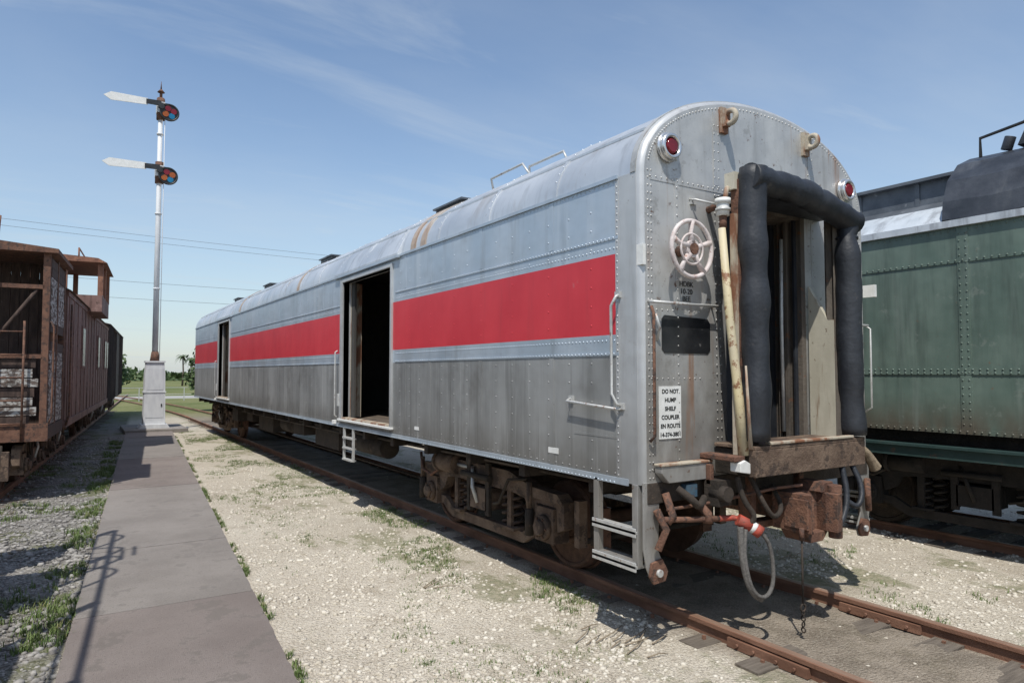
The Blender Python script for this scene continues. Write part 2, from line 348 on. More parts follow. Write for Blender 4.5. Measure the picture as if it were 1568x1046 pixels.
for y in (5.05,6.35,7.6,8.35,11.9,13.4,15.0,17,19,23.2,24.6):
    b.box(X0-.004,X0-.0005,y-.035,y+.035,3.26,3.70,'steel_up')
    b.box(X0-.004,X0-.0005,y-.035,y+.035,1.32,2.28,'steel_low')
b.box(X0-.006,X0-.0034,4.125,4.165,ZS+.03,ZE-.02,'post')
b.build('seams_and_mouldings',car)
b=MB(); nl=(-1,0,0)
def inside_door(y,z):
    for d in (D1,D2):
        if d[0]-.13<y<d[1]+.13 and d[2]-.1<z<d[3]+.1: return True
    return False
for z,m,st in ((1.275,'steel_up',.05),(1.345,'steel_low',.1),(2.297,'steel_up',.05),(2.405,'steel_up',.05),(3.238,'steel_up',.05),(3.155,'steel_up',.05),(3.69,'steel_up',.06)):
    y=YS+.06
    while y<Y1-.1:
        if not inside_door(y,z): b.rivet((X0-(.008 if m=='steel_up' and z in (2.297,3.238) else (.012 if z<1.3 else 0)),y,z),nl,m,.0095 if y<14 else .013,.006)
        y+=st if y<14 else st*2
y=YS+.35
k=0
while y<Y1-.2:
    for z in np.arange(1.42,3.65,.16):
        if inside_door(y,z) or 2.24<z<2.44: continue
        m='steel_low' if z<2.45 else ('red' if z<3.1 else 'steel_up')
        if m!='red' or k%2==0: b.rivet((X0-(.0),y,z),nl,m,.0085,.006)
    y+=.31; k+=1
for z in np.arange(ZS+.05,ZE,.055):
    b.rivet((X0-.006,4.145,z),nl,'post',.009,.006)
for xx in (X0+.075,X1-.075,X0+.11):
    for z in np.arange(ZS+.05,3.75,.06): b.rivet((xx,Y0,z),(0,-1,0),'steel_end',.009,.006)
Q=prof(.075,96)
for i in range(4,93): b.rivet((Q[i][0],Y0,Q[i][1]),(0,-1,0),'steel_end',.009,.006)
for x in np.arange(X0+.1,X1-.1,.06):
    b.rivet((x,Y0-.004,3.69),(0,-1,0),'steel_end',.008,.006)
    if x<4.35 or x>6.0:
        for z in (2.64,2.1,1.40): b.rivet((x,Y0,z),(0,-1,0),'steel_end',.008,.006)
for x in (4.05,4.5,4.55,5.8,5.86,6.3):
    for z in np.arange(ZS+.1,4.3 if 4.4<x<6 else 3.9,.075): b.rivet((x,Y0-.005,z),(0,-1,0),'steel_end',.008,.006)
Qr=prof(-.008)
for yy in np.arange(5.0,15,1.2):
    for i in range(2,20):
        b.rivet((Qr[i][0],yy,Qr[i][1]),(Qr[i][0]-XC,0,Qr[i][1]-ZE+.4),'steel_roof',.009,.006)
b.build('rivets',car,recalc=False)
b=MB()
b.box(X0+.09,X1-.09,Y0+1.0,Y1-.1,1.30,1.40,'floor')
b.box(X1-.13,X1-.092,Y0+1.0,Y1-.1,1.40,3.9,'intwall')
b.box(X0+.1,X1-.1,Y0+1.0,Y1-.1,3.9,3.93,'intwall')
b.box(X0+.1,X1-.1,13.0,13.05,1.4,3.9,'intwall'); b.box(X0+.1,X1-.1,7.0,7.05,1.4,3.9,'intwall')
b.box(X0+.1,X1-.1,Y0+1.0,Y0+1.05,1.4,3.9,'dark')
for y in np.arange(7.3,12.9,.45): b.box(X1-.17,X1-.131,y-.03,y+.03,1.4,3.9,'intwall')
b.build('interior',car)
def doorframe(d):
    b=MB(); ya,yb,za,zc=d
    x=X0-.03
    b.box(x,X0+.12,ya-.05,ya,za-.02,zc+.05,'post'); b.box(x,X0+.12,yb,yb+.11,za-.06,zc+.05,'post')
    b.box(x,X0+.12,ya,yb,zc,zc+.05,'post')
    b.box(x-.02,X0+.2,ya-.08,yb+.14,za-.05,za-.02,'white'); b.box(x+.005,X0+.1,ya,yb,za-.02,za+.005,'rustlight')
    b.box(x-.02,X0-.001,ya-.3,yb+.4,zc+.09,zc+.13,'steel_up')
    b.box(X0+.12,X0+.3,yb-.02,yb+.08,za,zc,'rustlight'); b.box(X0+.121,X0+.16,yb-.16,yb-.02,za,zc,'intwall')
    b.box(X0+.1,X0+.14,ya+.02,ya+.06,za,zc,'white')
    b.prism([(X0-.045,ZE-.005),(X0-.045,ZE+.035),(X0+.06,ZE+.25),(X0+.09,ZE+.2),(X0+.01,ZE-.005)],'y',ya-.28,yb+.35,'steel_roof')
    b.tube([(X0-.03,yb+.2,2.5),(X0-.07,yb+.2,2.48),(X0-.07,yb+.2,1.45),(X0-.03,yb+.2,1.42)],.012,'galv',8)
    b.box(X0-.05,X0,yb+.1,yb+.16,1.6,1.8,'galv'); b.box(X0-.05,X0,yb+.28,yb+.4,1.3,1.36,'white')
    b.build('door_frame',car,bevel=.006)
doorframe(D1); doorframe(D2)
b=MB()
for yb_ in (10.72,10.3): b.box(X0-.01,X0+.02,yb_-.025,yb_+.025,.76,1.28,'galv')
for z in (.76,.94,1.1): b.box(X0-.03,X0+.05,10.3,10.72,z,z+.025,'galv')
b.build('door_step',car)
b=MB()
b.tube([(4.18,6.95,4.33),(4.15,6.95,4.46),(4.17,6.3,4.48),(4.19,6.15,4.30)],.014,'galv',8)
b.tube([(4.33,6.40,4.40),(4.33,6.40,4.50),(4.33,5.75,4.50),(4.33,5.68,4.38)],.014,'galv',8)
for (yy,xx,l) in ((8.6,4.85,.85),(14.3,4.78,.8),(19.8,4.8,.8),(24.3,4.8,.7)):
    b.box(xx-.2,xx+.35,yy,yy+l,4.38,4.64,'blackpaint'); b.box(xx-.24,xx+.39,yy-.04,yy+l+.04,4.64,4.665,'darkroof')
    for k in range(4): b.box(xx-.215,xx-.2,yy+.05,yy+l-.05,4.46+k*.04,4.475+k*.04,'darkroof')
b.build('roof_fittings',car)
ye=Y0
b=MB()
for sx in (-1.24,1.19):
    x=XC+sx; z=3.94
    b.ring((x,ye-.02,z),.105,.016,'chrome','y',36,8); b.cyl((x,ye,z),(x,ye-.05,z),.1,'chrome',28)
    b.ring((x,ye-.055,z),.088,.02,'chrome','y',32,8)
    b.cyl((x,ye-.05,z),(x,ye-.075,z),.07,'redlens',24,.05)
for x in (4.61,5.75):
    z=4.30
    b.box(x-.045,x+.045,ye-.03,ye,z-.12,z+.1,'rustlight'); b.ring((x,ye-.09,z),.055,.024,'rustlight','x',20,8)
    b.box(x-.035,x+.035,ye-.06,ye-.03,z-.07,z+.07,'rustlight')
b.box(X0+.1,X1-.1,ye-.004,ye-.0005,3.66,3.72,'steel_end')
for x in (4.05,5.85): b.box(x-.02,x+.02,ye-.0035,ye-.0004,ZS,3.66,'steel_end')
b.box(4.49,4.56,ye-.006,ye-.0005,3.72,4.35,'steel_end'); b.box(5.80,5.87,ye-.006,ye-.0005,3.72,4.32,'steel_end')
b.prism([(3.90,2.30),(4.39,2.30),(4.42,2.33),(4.42,2.55),(4.39,2.585),(3.90,2.60),(3.87,2.57),(3.87,2.33)],'y',ye-.006,ye-.001,'winpatch')
b.box(3.83,4.07,ye-.008,ye-.002,1.63,2.04,'white')
b.box(X0+.0,X0+.03,ye-.02,ye+.06,2.98,3.14,'white'); b.box(4.2,4.26,ye-.02,ye,3.52,3.58,'galv')
b.box(6.68,6.72,ye-.12,ye,2.9,3.02,'white')
b.tube([(3.73,ye,2.70),(3.73,ye-.07,2.69),(4.44,ye-.07,2.69),(4.44,ye,2.70)],.012,'galv',8)
b.tube([(3.735,ye-.03,2.66),(3.735,ye-.055,2.6),(3.735,ye-.055,1.66),(3.72,ye-.02,1.62)],.012,'rust',8)
b.tube([(3.82,ye,2.40),(3.8,ye-.05,2.5),(3.76,ye-.05,2.6)],.012,'galv',8)
b.tube([(6.05,ye,2.62),(6.05,ye-.08,2.61),(6.62,ye-.08,2.61),(6.62,ye,2.62)],.012,'galv',8)
b.tube([(6.66,ye-.02,2.62),(6.66,ye-.08,2.58),(6.66,ye-.08,1.8),(6.66,ye,1.75)],.009,'galv',8)
b.tube([(X0,4.13,2.77),(X0-.06,4.10,2.75),(X0-.06,4.16,2.68),(X0-.06,4.16,1.98),(X0-.06,4.1,1.9),(X0,4.1,1.88)],.012,'galv',8)
b.tube([(X0,4.75,1.93),(X0-.06,4.75,1.9),(X0-.06,4.12,1.86),(X0,4.1,1.86)],.012,'galv',8)
for p in ((X0-.01,4.13,2.77),(X0-.01,4.1,1.88),(X0-.01,4.75,1.92)): b.box(p[0]-.012,p[0]+.012,p[1]-.03,p[1]+.03,p[2]-.025,p[2]+.025,'galv')
b.box(X0-.003,X0-.0004,4.14,4.72,1.62,1.64,'steel_low')
b.box(X0-.006,X0-.0004,4.95,5.1,1.42,1.47,'white'); b.box(X0-.006,X0-.0004,7.9,8.02,1.42,1.46,'white')
b.build('end_fittings',car)
text('DO NOT\nHUMP\nSHELF\nCOUPLER\nEN ROUTE\n14-374-3801',(3.95,ye-.0095,1.985),.045,car,'blackpaint',sp=1.5,off=.0012)
text('HDBK\n10-20\nBEE',(4.15,ye-.004,2.84),.06,car,'blackpaint',sp=1.0)
b=MB(); c=(4.07,ye-.14,3.118); R=.222
b.ring(c,R,.019,'wheelpaint','y',48,10)
b.cyl((c[0],ye,c[2]),(c[0],c[1]-.03,c[2]),.045,'rust',16); b.cyl((c[0],c[1]-.02,c[2]),(c[0],c[1]+.03,c[2]),.07,'wheelpaint',20)
for k in range(5):
    a=RAD(90+72*k)
    b.tube([(c[0]+.05*math.cos(a),c[1],c[2]+.05*math.sin(a)),(c[0]+.13*math.cos(a),c[1]+.012,c[2]+.13*math.sin(a)),(c[0]+R*math.cos(a),c[1],c[2]+R*math.sin(a))],[.03,.018,.026],'wheelpaint',8)
b.ring((c[0],c[1],c[2]),.12,.01,'wheelpaint','y',32,6)
b.build('hand_brake_wheel',car)
b=MB()
def wob(p0,p1,r,n=16,amp=.012,seed=0):
    pts=[];rs=[]
    for i in range(n+1):
        t=i/n; p=Vector(p0).lerp(Vector(p1),t)
        q=noise.noise_vector(Vector((t*4+seed,seed*3.1,0)))*amp
        pts.append(p+q); rs.append(r*(1+.16*noise.noise(Vector((t*9,seed*5,1)))))
    return pts,rs
p,r=wob((4.545,3.52,1.62),(4.53,3.52,3.78),.11,30,.02,1); b.tube(p,r,'rubber',20)
p,r=wob((4.46,3.50,3.70),(5.2,3.49,3.66),.11,14,.014,2); p2,r2=wob((5.2,3.49,3.66),(5.93,3.52,3.50),.11,14,.014,3); p2[0]=p[-1]; r2[0]=r[-1]
b.tube(p+p2[1:],r+r2[1:],'rubber',20)
p,r=wob((5.90,3.54,3.56),(5.80,3.5,3.36),.09,5,.0,4); p2,r2=wob((5.80,3.5,3.34),(5.86,3.52,1.60),.108,26,.022,5)
r[-1]=.07; r2[0]=.075; r2[1]=.095; b.tube(p+p2,r+r2,'rubber',20)
b.ring((5.83,3.52,3.35),.08,.02,'rubber','z',20,8)
b.build('diaphragm_tubes',car)
b=MB()
def zig(xbase,sg,m,y0,y1,z0,z1,n=6,a=.035):
    for i in range(n):
        ya=y0+(y1-y0)*i/n; yb=y0+(y1-y0)*(i+1)/n
        xa=xbase+(a if i%2 else 0)*sg; xb=xbase+(0 if i%2 else a)*sg
        b.poly([(xa,ya,z0),(xb,yb,z0),(xb,yb,z1),(xa,ya,z1)],m)
zig(4.62,1,'rubber',3.56,Y0,1.55,3.6); zig(5.77,-1,'fold',3.56,3.7,1.55,3.6,4)
b.box(5.735,5.775,3.60,3.85,1.56,2.62,'cream')
b.prism([(3.66,2.62),(3.85,2.62),(3.85,2.95)],'x',5.735,5.775,'cream')
b.box(4.5,5.95,3.56,3.87,3.585,3.62,'rubber')
b.box(4.405,4.45,3.60,3.64,1.5,3.42,'rustlight'); b.box(4.45,4.472,3.585,3.66,1.5,3.7,'rust')
b.box(5.93,5.96,3.6,3.64,1.5,3.4,'rustlight')
b.tube([(4.335,3.66,3.30),(4.36,3.62,2.6),(4.41,3.58,1.95),(4.44,3.56,1.5)],[.03,.034,.038,.045],'yellow',10)
b.tube([(4.40,3.50,2.2),(4.43,3.49,1.55)],[.008,.018],'rustlight',8)
b.cyl((4.35,3.66,3.40),(4.35,3.66,3.53),.05,'white',20); b.cyl((4.35,3.66,3.50),(4.35,3.66,3.54),.062,'white',20); b.cyl((4.35,3.66,3.44),(4.35,3.66,3.46),.06,'galv',20)
b.cyl((4.35,3.66,3.30),(4.35,3.66,3.4),.03,'rust',12); b.tube([(4.37,3.66,3.52),(4.4,3.66,3.63),(4.46,3.7,3.66)],.02,'rustlight',8)
b.box(4.42,4.52,3.6,3.7,3.62,3.76,'cream'); b.tube([(4.42,3.87,3.5),(4.40,3.7,3.52)],.03,'rust',8)
b.tube([(4.20,ye,3.56),(4.22,ye-.05,3.55),(4.36,3.7,3.5)],.01,'galv',6)
b.box(4.70,4.74,Y0,Y0+.55,1.5,3.58,'fold'); b.box(5.64,5.70,Y0-.02,Y0+.55,1.5,3.58,'fold')
for k,(yy,w) in enumerate(((3.90,.02),(3.97,.03),(4.06,.02),(4.14,.035),(4.25,.025),(4.34,.02))):
    b.box(5.60-.015*(k%2),5.645,yy,yy+w,1.5,3.58,'fold' if k%3 else 'rubber')
b.tube([(5.585,4.02,3.4),(5.57,4.02,2.6),(5.58,4.02,1.6)],.018,'galv',8)
b.tube([(5.585,4.2,3.5),(5.58,4.2,1.6)],.02,'fold',8)
b.box(4.7,5.7,Y0+.55,Y0+.6,1.5,3.6,'dark'); b.box(4.7,5.7,Y0-.01,Y0+.6,3.56,3.6,'fold')
b.box(4.66,5.72,3.56,Y0+.6,1.48,1.52,'under')
b.build('vestibule_and_faceplate',car)
b=MB()
b.box(4.44,5.93,3.45,3.52,1.335,1.545,'truckm'); b.box(4.44,5.93,3.45,3.86,1.545,1.575,'truckm')
b.box(4.62,5.75,3.44,3.5,1.578,1.60,'rustlight')
b.box(4.46,4.52,3.52,3.87,1.33,1.54,'under'); b.box(5.85,5.91,3.52,3.87,1.33,1.54,'under')
b.prism([(4.32,1.38),(4.44,1.36),(4.44,1.44),(4.38,1.47),(4.32,1.45)],'y',3.5,3.6,'white')
b.box(4.28,4.4,3.52,3.87,1.46,1.5,'rust')
b.box(X0+.04,X1-.04,Y0-.012,Y0+.05,1.14,1.30,'under')
b.prism([(3.77,1.43),(4.30,1.43),(4.34,1.40),(4.30,1.3),(3.85,1.3),(3.77,1.38)],'y',Y0-.09,Y0-.013,'steel_end')
b.box(3.76,4.33,Y0-.10,Y0-.013,1.43,1.45,'rustlight')
b.box(4.25,4.29,Y0-.14,Y0-.09,1.26,1.42,'rust')
b.build('buffer_beam',car,bevel=.006)
for sx,xx in ((-1,X0),(1,X1)):
    b=MB()
    for yy in (4.42,3.955): b.box(xx-.012,xx+.012,yy-.03,yy+.03,.66,ZS,'steel_end'); b.box(xx-.0125 if sx<0 else xx-.04,xx+.04 if sx<0 else xx+.0125,yy-.032,yy-.024,.66,ZS,'steel_end')
    for z in (.66,.92):
        b.box(xx-.03,xx+.10,3.93,4.45,z-.012,z+.012,'galv'); b.box(xx-.03,xx-.02,3.93,4.45,z-.035,z+.035,'galv')
    b.box(xx-.02,xx+.1,3.95,4.43,.655,.70,'steel_end')
    s=-sx; f=lambda u: xx+s*u
    pl=[(0.0,ZS+.02),(.17,ZS+.02),(.16,1.0),(.15,.78),(.23,.62),(.20,.55),(.08,.56),(.03,.66),(.0,.8)]
    b.prism([(f(u),w) for u,w in pl],'y',Y0-.004,Y0+.012,'steel_end')
    b.prism([(f(u),w) for u,w in [(.06,.7),(.17,.72),(.23,.62),(.2,.55),(.08,.54),(.04,.6)]],'y',Y0-.03,Y0-.006,'rust')
    b.cyl((f(.13),Y0-.05,.62),(f(.13),Y0+.01,.62),.03,'galv',12)
    b.tube([(f(.1),Y0-.04,1.1),(f(.16),Y0-.08,.95),(f(.1),Y0-.05,.8)],.03,'rust',10)
    b.build('corner_step',car,bevel=.003)
def coupler(y,s):
    b=MB(); z=1.0
    b.box(XC-.09,XC+.09,y+s*.2,y+s*.95,z-.1,z+.1,'rust')
    pts=[(-.20,-.02),(-.2,.22),(-.08,.26),(.14,.24),(.2,.1),(.2,-.06),(.14,-.2),(.04,-.22),(.03,-.12),(.06,-.02),(0,.05),(-.08,.03),(-.12,-.1),(-.19,-.14)]
    b.prism([(XC+u,y+s*w) for u,w in pts],'z',z-.15,z+.16,'rust')
    b.cyl((XC+.13,y-s*.14,z-.21),(XC+.13,y-s*.14,z+.22),.055,'rust',16)
    b.box(XC-.21,XC-.12,y-s*.12,y+s*.1,z-.12,z+.12,'rust')
    b.prism([(XC+.02,z+.16),(XC+.2,z+.16),(XC+.17,z+.24),(XC+.05,z+.24)],'y',y-.1,y+.14,'rust')
    b.prism([(XC-.2,z-.15),(XC+.1,z-.15),(XC+.02,z-.23),(XC-.14,z-.23)],'y',y-.1,y+.14,'rust')
    b.box(XC-.34,XC+.34,y+s*.32,y+s*.44,z-.18,z-.12,'rust'); b.box(XC-.36,XC-.3,y+s*.3,y+s*.44,z-.18,1.3,'rust'); b.box(XC+.3,XC+.36,y+s*.3,y+s*.44,z-.18,1.3,'rust')
    b.tube([(XC-.1,y,z+.22),(XC-.3,y+s*.1,z+.2),(XC-.9,y+s*.25,z+.12),(XC-1.35,y+s*.3,z+.1)],.014,'rust',8)
    b.build('coupler',car,bevel=.012)
coupler(3.50,1); coupler(Y1+.35,-1)
b=MB()
b.tube([(3.80,3.80,1.03),(4.05,3.76,1.01),(4.30,3.70,1.0)],.022,'rust',10); b.tube([(4.30,3.70,1.0),(4.42,3.66,1.0),(4.46,3.56,.98)],.024,'redpaint',10)
b.tube([(3.86,3.84,1.22),(3.88,3.78,1.05),(3.84,3.8,1.0)],.03,'rust',10)
b.tube([(4.14,3.76,1.12),(4.2,3.72,1.04),(4.18,3.7,.98)],.035,'rust',10)
b.cyl((4.40,3.60,1.0),(4.48,3.54,.95),.046,'redpaint',14); b.cyl((4.505,3.52,.93),(4.535,3.49,.90),.05,'redpaint',14); b.cyl((4.475,3.545,.955),(4.51,3.515,.925),.046,'white',14)
def smooth(pts,it=2):
    P=[Vector(p) for p in pts]
    for _ in range(it):
        Q=[P[0]]
        for a,c_ in zip(P[:-1],P[1:]): Q+= [a*.75+c_*.25,a*.25+c_*.75]
        Q.append(P[-1]); P=Q
    return P
lp=[(4.42,3.54,.93),(4.37,3.52,.78),(4.37,3.49,.60),(4.41,3.47,.47),(4.50,3.45,.41),(4.59,3.44,.46),(4.62,3.44,.60),(4.60,3.45,.78),(4.56,3.46,.86),(4.53,3.48,.9)]
b.tube(smooth(lp),.016,'hose',10)
b.tube(smooth([(4.38,3.56,.95),(4.36,3.53,.72),(4.38,3.5,.54),(4.44,3.48,.44),(4.52,3.48,.40)]),.026,'hose',10)
b.tube(smooth([(4.4,3.6,1.33),(4.42,3.56,1.15),(4.5,3.5,1.02),(4.44,3.55,.95)]),.022,'under',8)
b.tube(smooth([(4.55,3.6,1.33),(4.6,3.5,1.1),(4.72,3.5,.98),(4.9,3.55,1.05),(4.95,3.7,1.2)]),.02,'under',8)
b.tube(smooth([(5.62,3.48,1.33),(5.6,3.42,1.1),(5.5,3.4,.9),(5.36,3.42,.84),(5.3,3.5,.9)]),.026,'rubber',10)
b.tube(smooth([(5.78,3.5,1.36),(5.8,3.4,1.15),(5.7,3.38,.98),(5.62,3.45,1.05)]),.024,'rubber',10)
b.tube(smooth([(3.95,3.8,1.25),(4.0,3.7,1.18),(4.1,3.72,1.1),(4.25,3.8,1.15)]),.03,'under',8)
b.box(4.05,4.17,3.80,3.86,1.17,1.27,'bluebox')
b.box(4.25,4.4,3.66,3.8,1.1,1.3,'under'); b.cyl((4.3,3.6,1.2),(4.3,3.75,1.2),.06,'under',12)
rp=smooth([(5.98,3.6,1.5),(6.08,3.55,1.45),(6.18,3.55,1.36),(6.26,3.55,1.27)])
b.tube(rp,[.02+.0025*i for i in range(len(rp))],'rope',8)
b.cyl((5.93,3.55,1.48),(6.0,3.55,1.5),.035,'redpaint',10)
b.cyl((4.95,3.42,.84),(4.95,3.42,.3),.008,'under',6); b.ring((4.95,3.42,.27),.03,.008,'under','y',12,5); b.cyl((4.95,3.42,.80),(4.95,3.42,.9),.02,'rust',8)
for i in range(4): b.ring((4.95,3.42,.23-i*.045),.018,.006,'under','x' if i%2 else 'y',10,5)
b.build('pipes_and_hoses',car)
b=MB()
b.box(XC-.35,XC+.35,Y0+.1,Y1-.1,1.0,1.28,'under'); b.box(X0+.12,X1-.12,Y0+.1,Y1-.1,1.25,1.30,'under')
for y in np.arange(4.6,27,1.1): b.box(X0+.1,X1-.1,y-.05,y+.05,1.12,1.25,'under')
for (x,y,l,w,z0,z1) in ((4.0,12.0,1.4,.6,.75,1.2),(4.0,14.2,.8,.6,.85,1.2),(4.05,17.0,1.5,.7,.7,1.2),(4.1,19.5,.7,.5,.8,1.2),(5.4,13,2,.9,.7,1.2),(3.95,20.7,.8,.5,.75,1.22)):
    b.box(x,x+w,y,y+l,z0,z1,'under')
b.cyl((4.1,9.9,.98),(4.1,11.4,.98),.16,'under',20); b.cyl((4.3,15.4,.95),(4.3,16.6,.95),.2,'under',20)
b.tube([(3.95,4.6,1.18),(3.98,9.5,1.14),(3.98,20,1.16)],.025,'under',8)
b.tube([(3.9,10.6,1.22),(3.92,11.3,1.1),(3.92,20,1.08)],.02,'under',8)
b.cyl((4.6,9.5,.5),(4.6,22,.5),.02,'under',8)
truck(b,XC,7.05); truck(b,XC,23.9)
b.build('underframe_and_trucks',car)

# ================================================================= GREEN CAR
g=empty('green_passenger_car',(10.1,2,0))
GX=8.62; b=MB(); ya,yb=-9.0,15.5; GXC=GX+1.5
b.box(GX,GX+.08,ya,yb,1.44,3.84,'green'); b.box(GX+2.92,GX+3.0,ya,yb,1.44,3.84,'green')
b.box(GX,GX+3,yb,yb+.06,1.44,4.3,'green'); b.box(GX,GX+3,ya-.06,ya,1.44,4.3,'green')
b.box(GX-.012,GX,ya,yb,2.12,2.2,'green'); b.box(GX-.012,GX,ya,yb,3.42,3.47,'green'); b.box(GX-.01,GX,ya,yb,1.44,1.50,'green')
for y in np.arange(-8.6,15,1.55):
    b.box(GX-.008,GX,y-.06,y+.06,1.5,2.12,'green'); b.box(GX-.008,GX,y-.06,y+.06,2.2,3.84,'green')
b.box(GX-.05,GX+.1,ya,yb,3.84,3.92,'greyroof')
b.box(GX-.02,GX+.15,ya+.5,yb-.5,1.13,1.28,'teal'); b.box(GX-.06,GX+.15,ya+.5,yb-.5,1.255,1.285,'teal')
b.box(GX+.2,GX+2.8,ya,yb,1.2,1.44,'blk')
b.box(GX+.35,GX+.45,ya+.5,yb-.5,.95,1.2,'blk')
for sx in (1,-1):
    f=lambda u: GXC+sx*u
    D=[(-1.5,3.92),(-1.35,4.06),(-1.1,4.2),(-.92,4.3),(-.9,4.62),(-.6,4.72),(0,4.78)]
    for i,((u0,w0),(u1,w1)) in enumerate(zip(D[:-1],D[1:])):
        b.poly([(f(u0),ya,w0),(f(u0),yb,w0),(f(u1),yb,w1),(f(u1),ya,w1)],'greyroof' if i<2 else 'darkroof')
b.box(GXC-1.0,GXC-.6,ya,yb,4.6,4.64,'darkroof')
for y in np.arange(-8.6,15,.775): b.box(GXC-.925,GXC-.90,y-.03,y+.03,4.3,4.6,'darkroof')
b.build('body',g)
b=MB()
for z in (1.47,2.14,2.18,3.445,3.80):
    for y in np.arange(-1,13,.075): b.rivet((GX-(.012 if z<3.7 else 0),y,z),nl,'green',.013,.01)
for y in np.arange(-8.6,15,1.55):
    for z in np.arange(1.55,3.8,.085):
        for dy in (-.035,.035): b.rivet((GX-.008,y+dy,z),nl,'green',.012,.009)
b.build('rivets',g,recalc=False)
b=MB()
T=[(-1.53,3.94),(-1.5,4.16),(-1.38,4.42),(-1.12,4.66),(-.8,4.78),(-.4,4.84),(0.4,4.84)]
ysT=list(np.linspace(ya,4.0,26))+[4.08]
for j in range(len(ysT)-1):
    for i in range(len(T)-1):
        def V(i,y):
            u,w=T[i]; q=noise.noise(Vector((u*2,y*1.3,3)))*.05
            sc=.9 if y>4.05 else 1
            return (GXC+u*sc+q*.5,y,w+q-(0.1 if y>4.05 else 0))
        b.poly([V(i,ysT[j]),V(i+1,ysT[j]),V(i+1,ysT[j+1]),V(i,ysT[j+1])],'tarp',True)
b.poly([(GXC+u*.9,4.08,w-.1) for u,w in T]+[(GXC+.4,4.08,3.95)],'tarp')
b.build('tarred_roof_section',g)
b=MB()
b.prism([(2.0,4.8),(3.45,4.8),(3.35,5.02),(3.0,5.2),(2.6,5.35),(2.0,5.35)],'x',GXC-.9,GXC+.5,'tarp')
b.tube([(GXC-1.1,3.75,4.7),(GXC-1.1,3.75,4.93),(GXC-1.1,3.3,4.99),(GXC-1.1,3.2,5.1),(GXC-1.1,2.4,5.15)],.02,'blackpaint',8)
b.tube([(GXC-.8,3.6,4.8),(GXC-.8,3.55,4.95)],.06,'tarp',12)
b.build('rooftop_unit',g,bevel=.03)
b=MB(DARKGEAR); truck(b,GXC,3.9,fm='under'); truck(b,GXC,12.5,fm='under')
b.box(GX+.3,GX+1,6.6,8.4,.7,1.2,'under'); b.box(GX+.3,GX+.9,9,10,.8,1.2,'under')
b.build('trucks',g)

# ================================================================= LEFT STRING OF CARS
RZ=-RAD(5.1)
LC=(-.37,13.9,0)
def place(y):
    return (LC[0]+math.sin(-RZ)*y, LC[1]+math.cos(RZ)*y,0)
e=empty('weathered_wooden_car',place(0),RZ); b=MB()
b.box(-2.95,0,0,2.1,1.02,1.24,'wooddark'); b.box(-2.95,0.01,-.03,0.0,1.0,1.3,'rust')
b.prism([(-3.1,4.16),(.1,4.16),(.1,4.23),(-.7,4.31),(-1.45,4.34),(-2.2,4.31),(-3.1,4.23)],'y',-.1,2.15,'rust')
for x in (-.07,-2.9,-1.0): b.box(x-.05,x+.05,.0,.1,1.24,4.16,'rust')
b.box(-.1,-.0,.9,1.0,1.24,4.16,'rust'); b.box(-.1,0,1.95,2.05,1.24,4.16,'rust')
for i in range(18):
    z=1.26+i*.158
    wm='woodold' if i<8 or 10<i<16 else 'wooddark'
    if i==9: continue
    b.box(-.045,-.012+random.uniform(-.006,.006),.1+random.uniform(0,.12),2.0,z,z+.15,wm)
for i in range(20):
    x=-2.88+i*.142
    b.box(x,x+.135,1.2,1.24,1.24,4.12,'wooddark')
for i in range(7):
    z=1.26+i*.158
    b.box(-2.85,-.12+random.uniform(-.15,.0),.03,.07,z+random.uniform(0,.02),z+.15,'woodold' if i%3 else 'wooddark')
b.box(-2.9,-.1,.0,.08,2.38,2.45,'rust'); b.box(-2.9,-.1,0,.08,3.55,3.62,'rust')
b.tube([(-.95,.05,2.4),(-.2,.05,3.55)],.03,'wooddark',6); b.tube([(-2.8,.05,3.6),(-1.1,.05,2.4)],.03,'rust',6)
for x in (-.35,-.75):
    b.tube([(x,-.06,1.0),(x,-.06,4.3),(x,.1,4.75)] if x<-.5 else [(x,-.06,1.0),(x,-.06,3.0)],.018,'rust',8)
for z in np.arange(1.3,3.0,.38): b.cyl((-.35,-.06,z),(-.75,-.06,z),.014,'rust',6)
b.ring((-1.5,-.2,3.2),.25,.02,'rust','y',24,6); b.cyl((-1.5,0,3.2),(-1.5,-.22,3.2),.03,'rust',8)
b.tube(smooth([(-.95,-.05,3.0),(-1.05,-.12,3.25),(-.92,-.12,3.3),(-.85,-.12,3.0),(-1.0,-.12,2.7),(-.9,-.12,2.5)]),.022,'white',8)
b.tube([(.02,-.05,1.3),(.06,-.05,1.4),(.06,-.05,2.9),(.02,-.05,3.0)],.015,'rust',6)
truck(b,-1.47,1.15,wb=.75)
b.build('wooden_body',e,world=False)
e=empty('brown_caboose',place(2.4),RZ); b=MB(); Lc=13.0
b.box(-2.95,0,0,Lc,1.05,3.78,'browncar')
b.prism([(-3.02,3.78),(.07,3.78),(-.2,3.92),(-.8,4.02),(-1.47,4.06),(-2.1,4.02),(-2.8,3.92)],'y',-.15,Lc+.15,'darkcar')
b.box(-.001,.03,0,Lc,1.05,1.2,'browncar'); b.box(-.001,.02,0,Lc,3.68,3.78,'browncar')
for y in np.arange(.3,Lc,.9): b.box(-.001,.015,y-.03,y+.03,1.2,3.68,'browncar')
for y in (3.3,8.2,11.2,12.2):
    b.box(-.001,.035,y-.35,y+.35,2.25,3.25,'browncar'); b.box(.0351,.04,y-.29,y+.29,2.3,3.2,'glass')
cy0,cy1=4.2,6.9; cx0,cx1=-3.2,.33
b.box(cx0,cx1,cy0,cy1,3.70,4.12,'browncar')
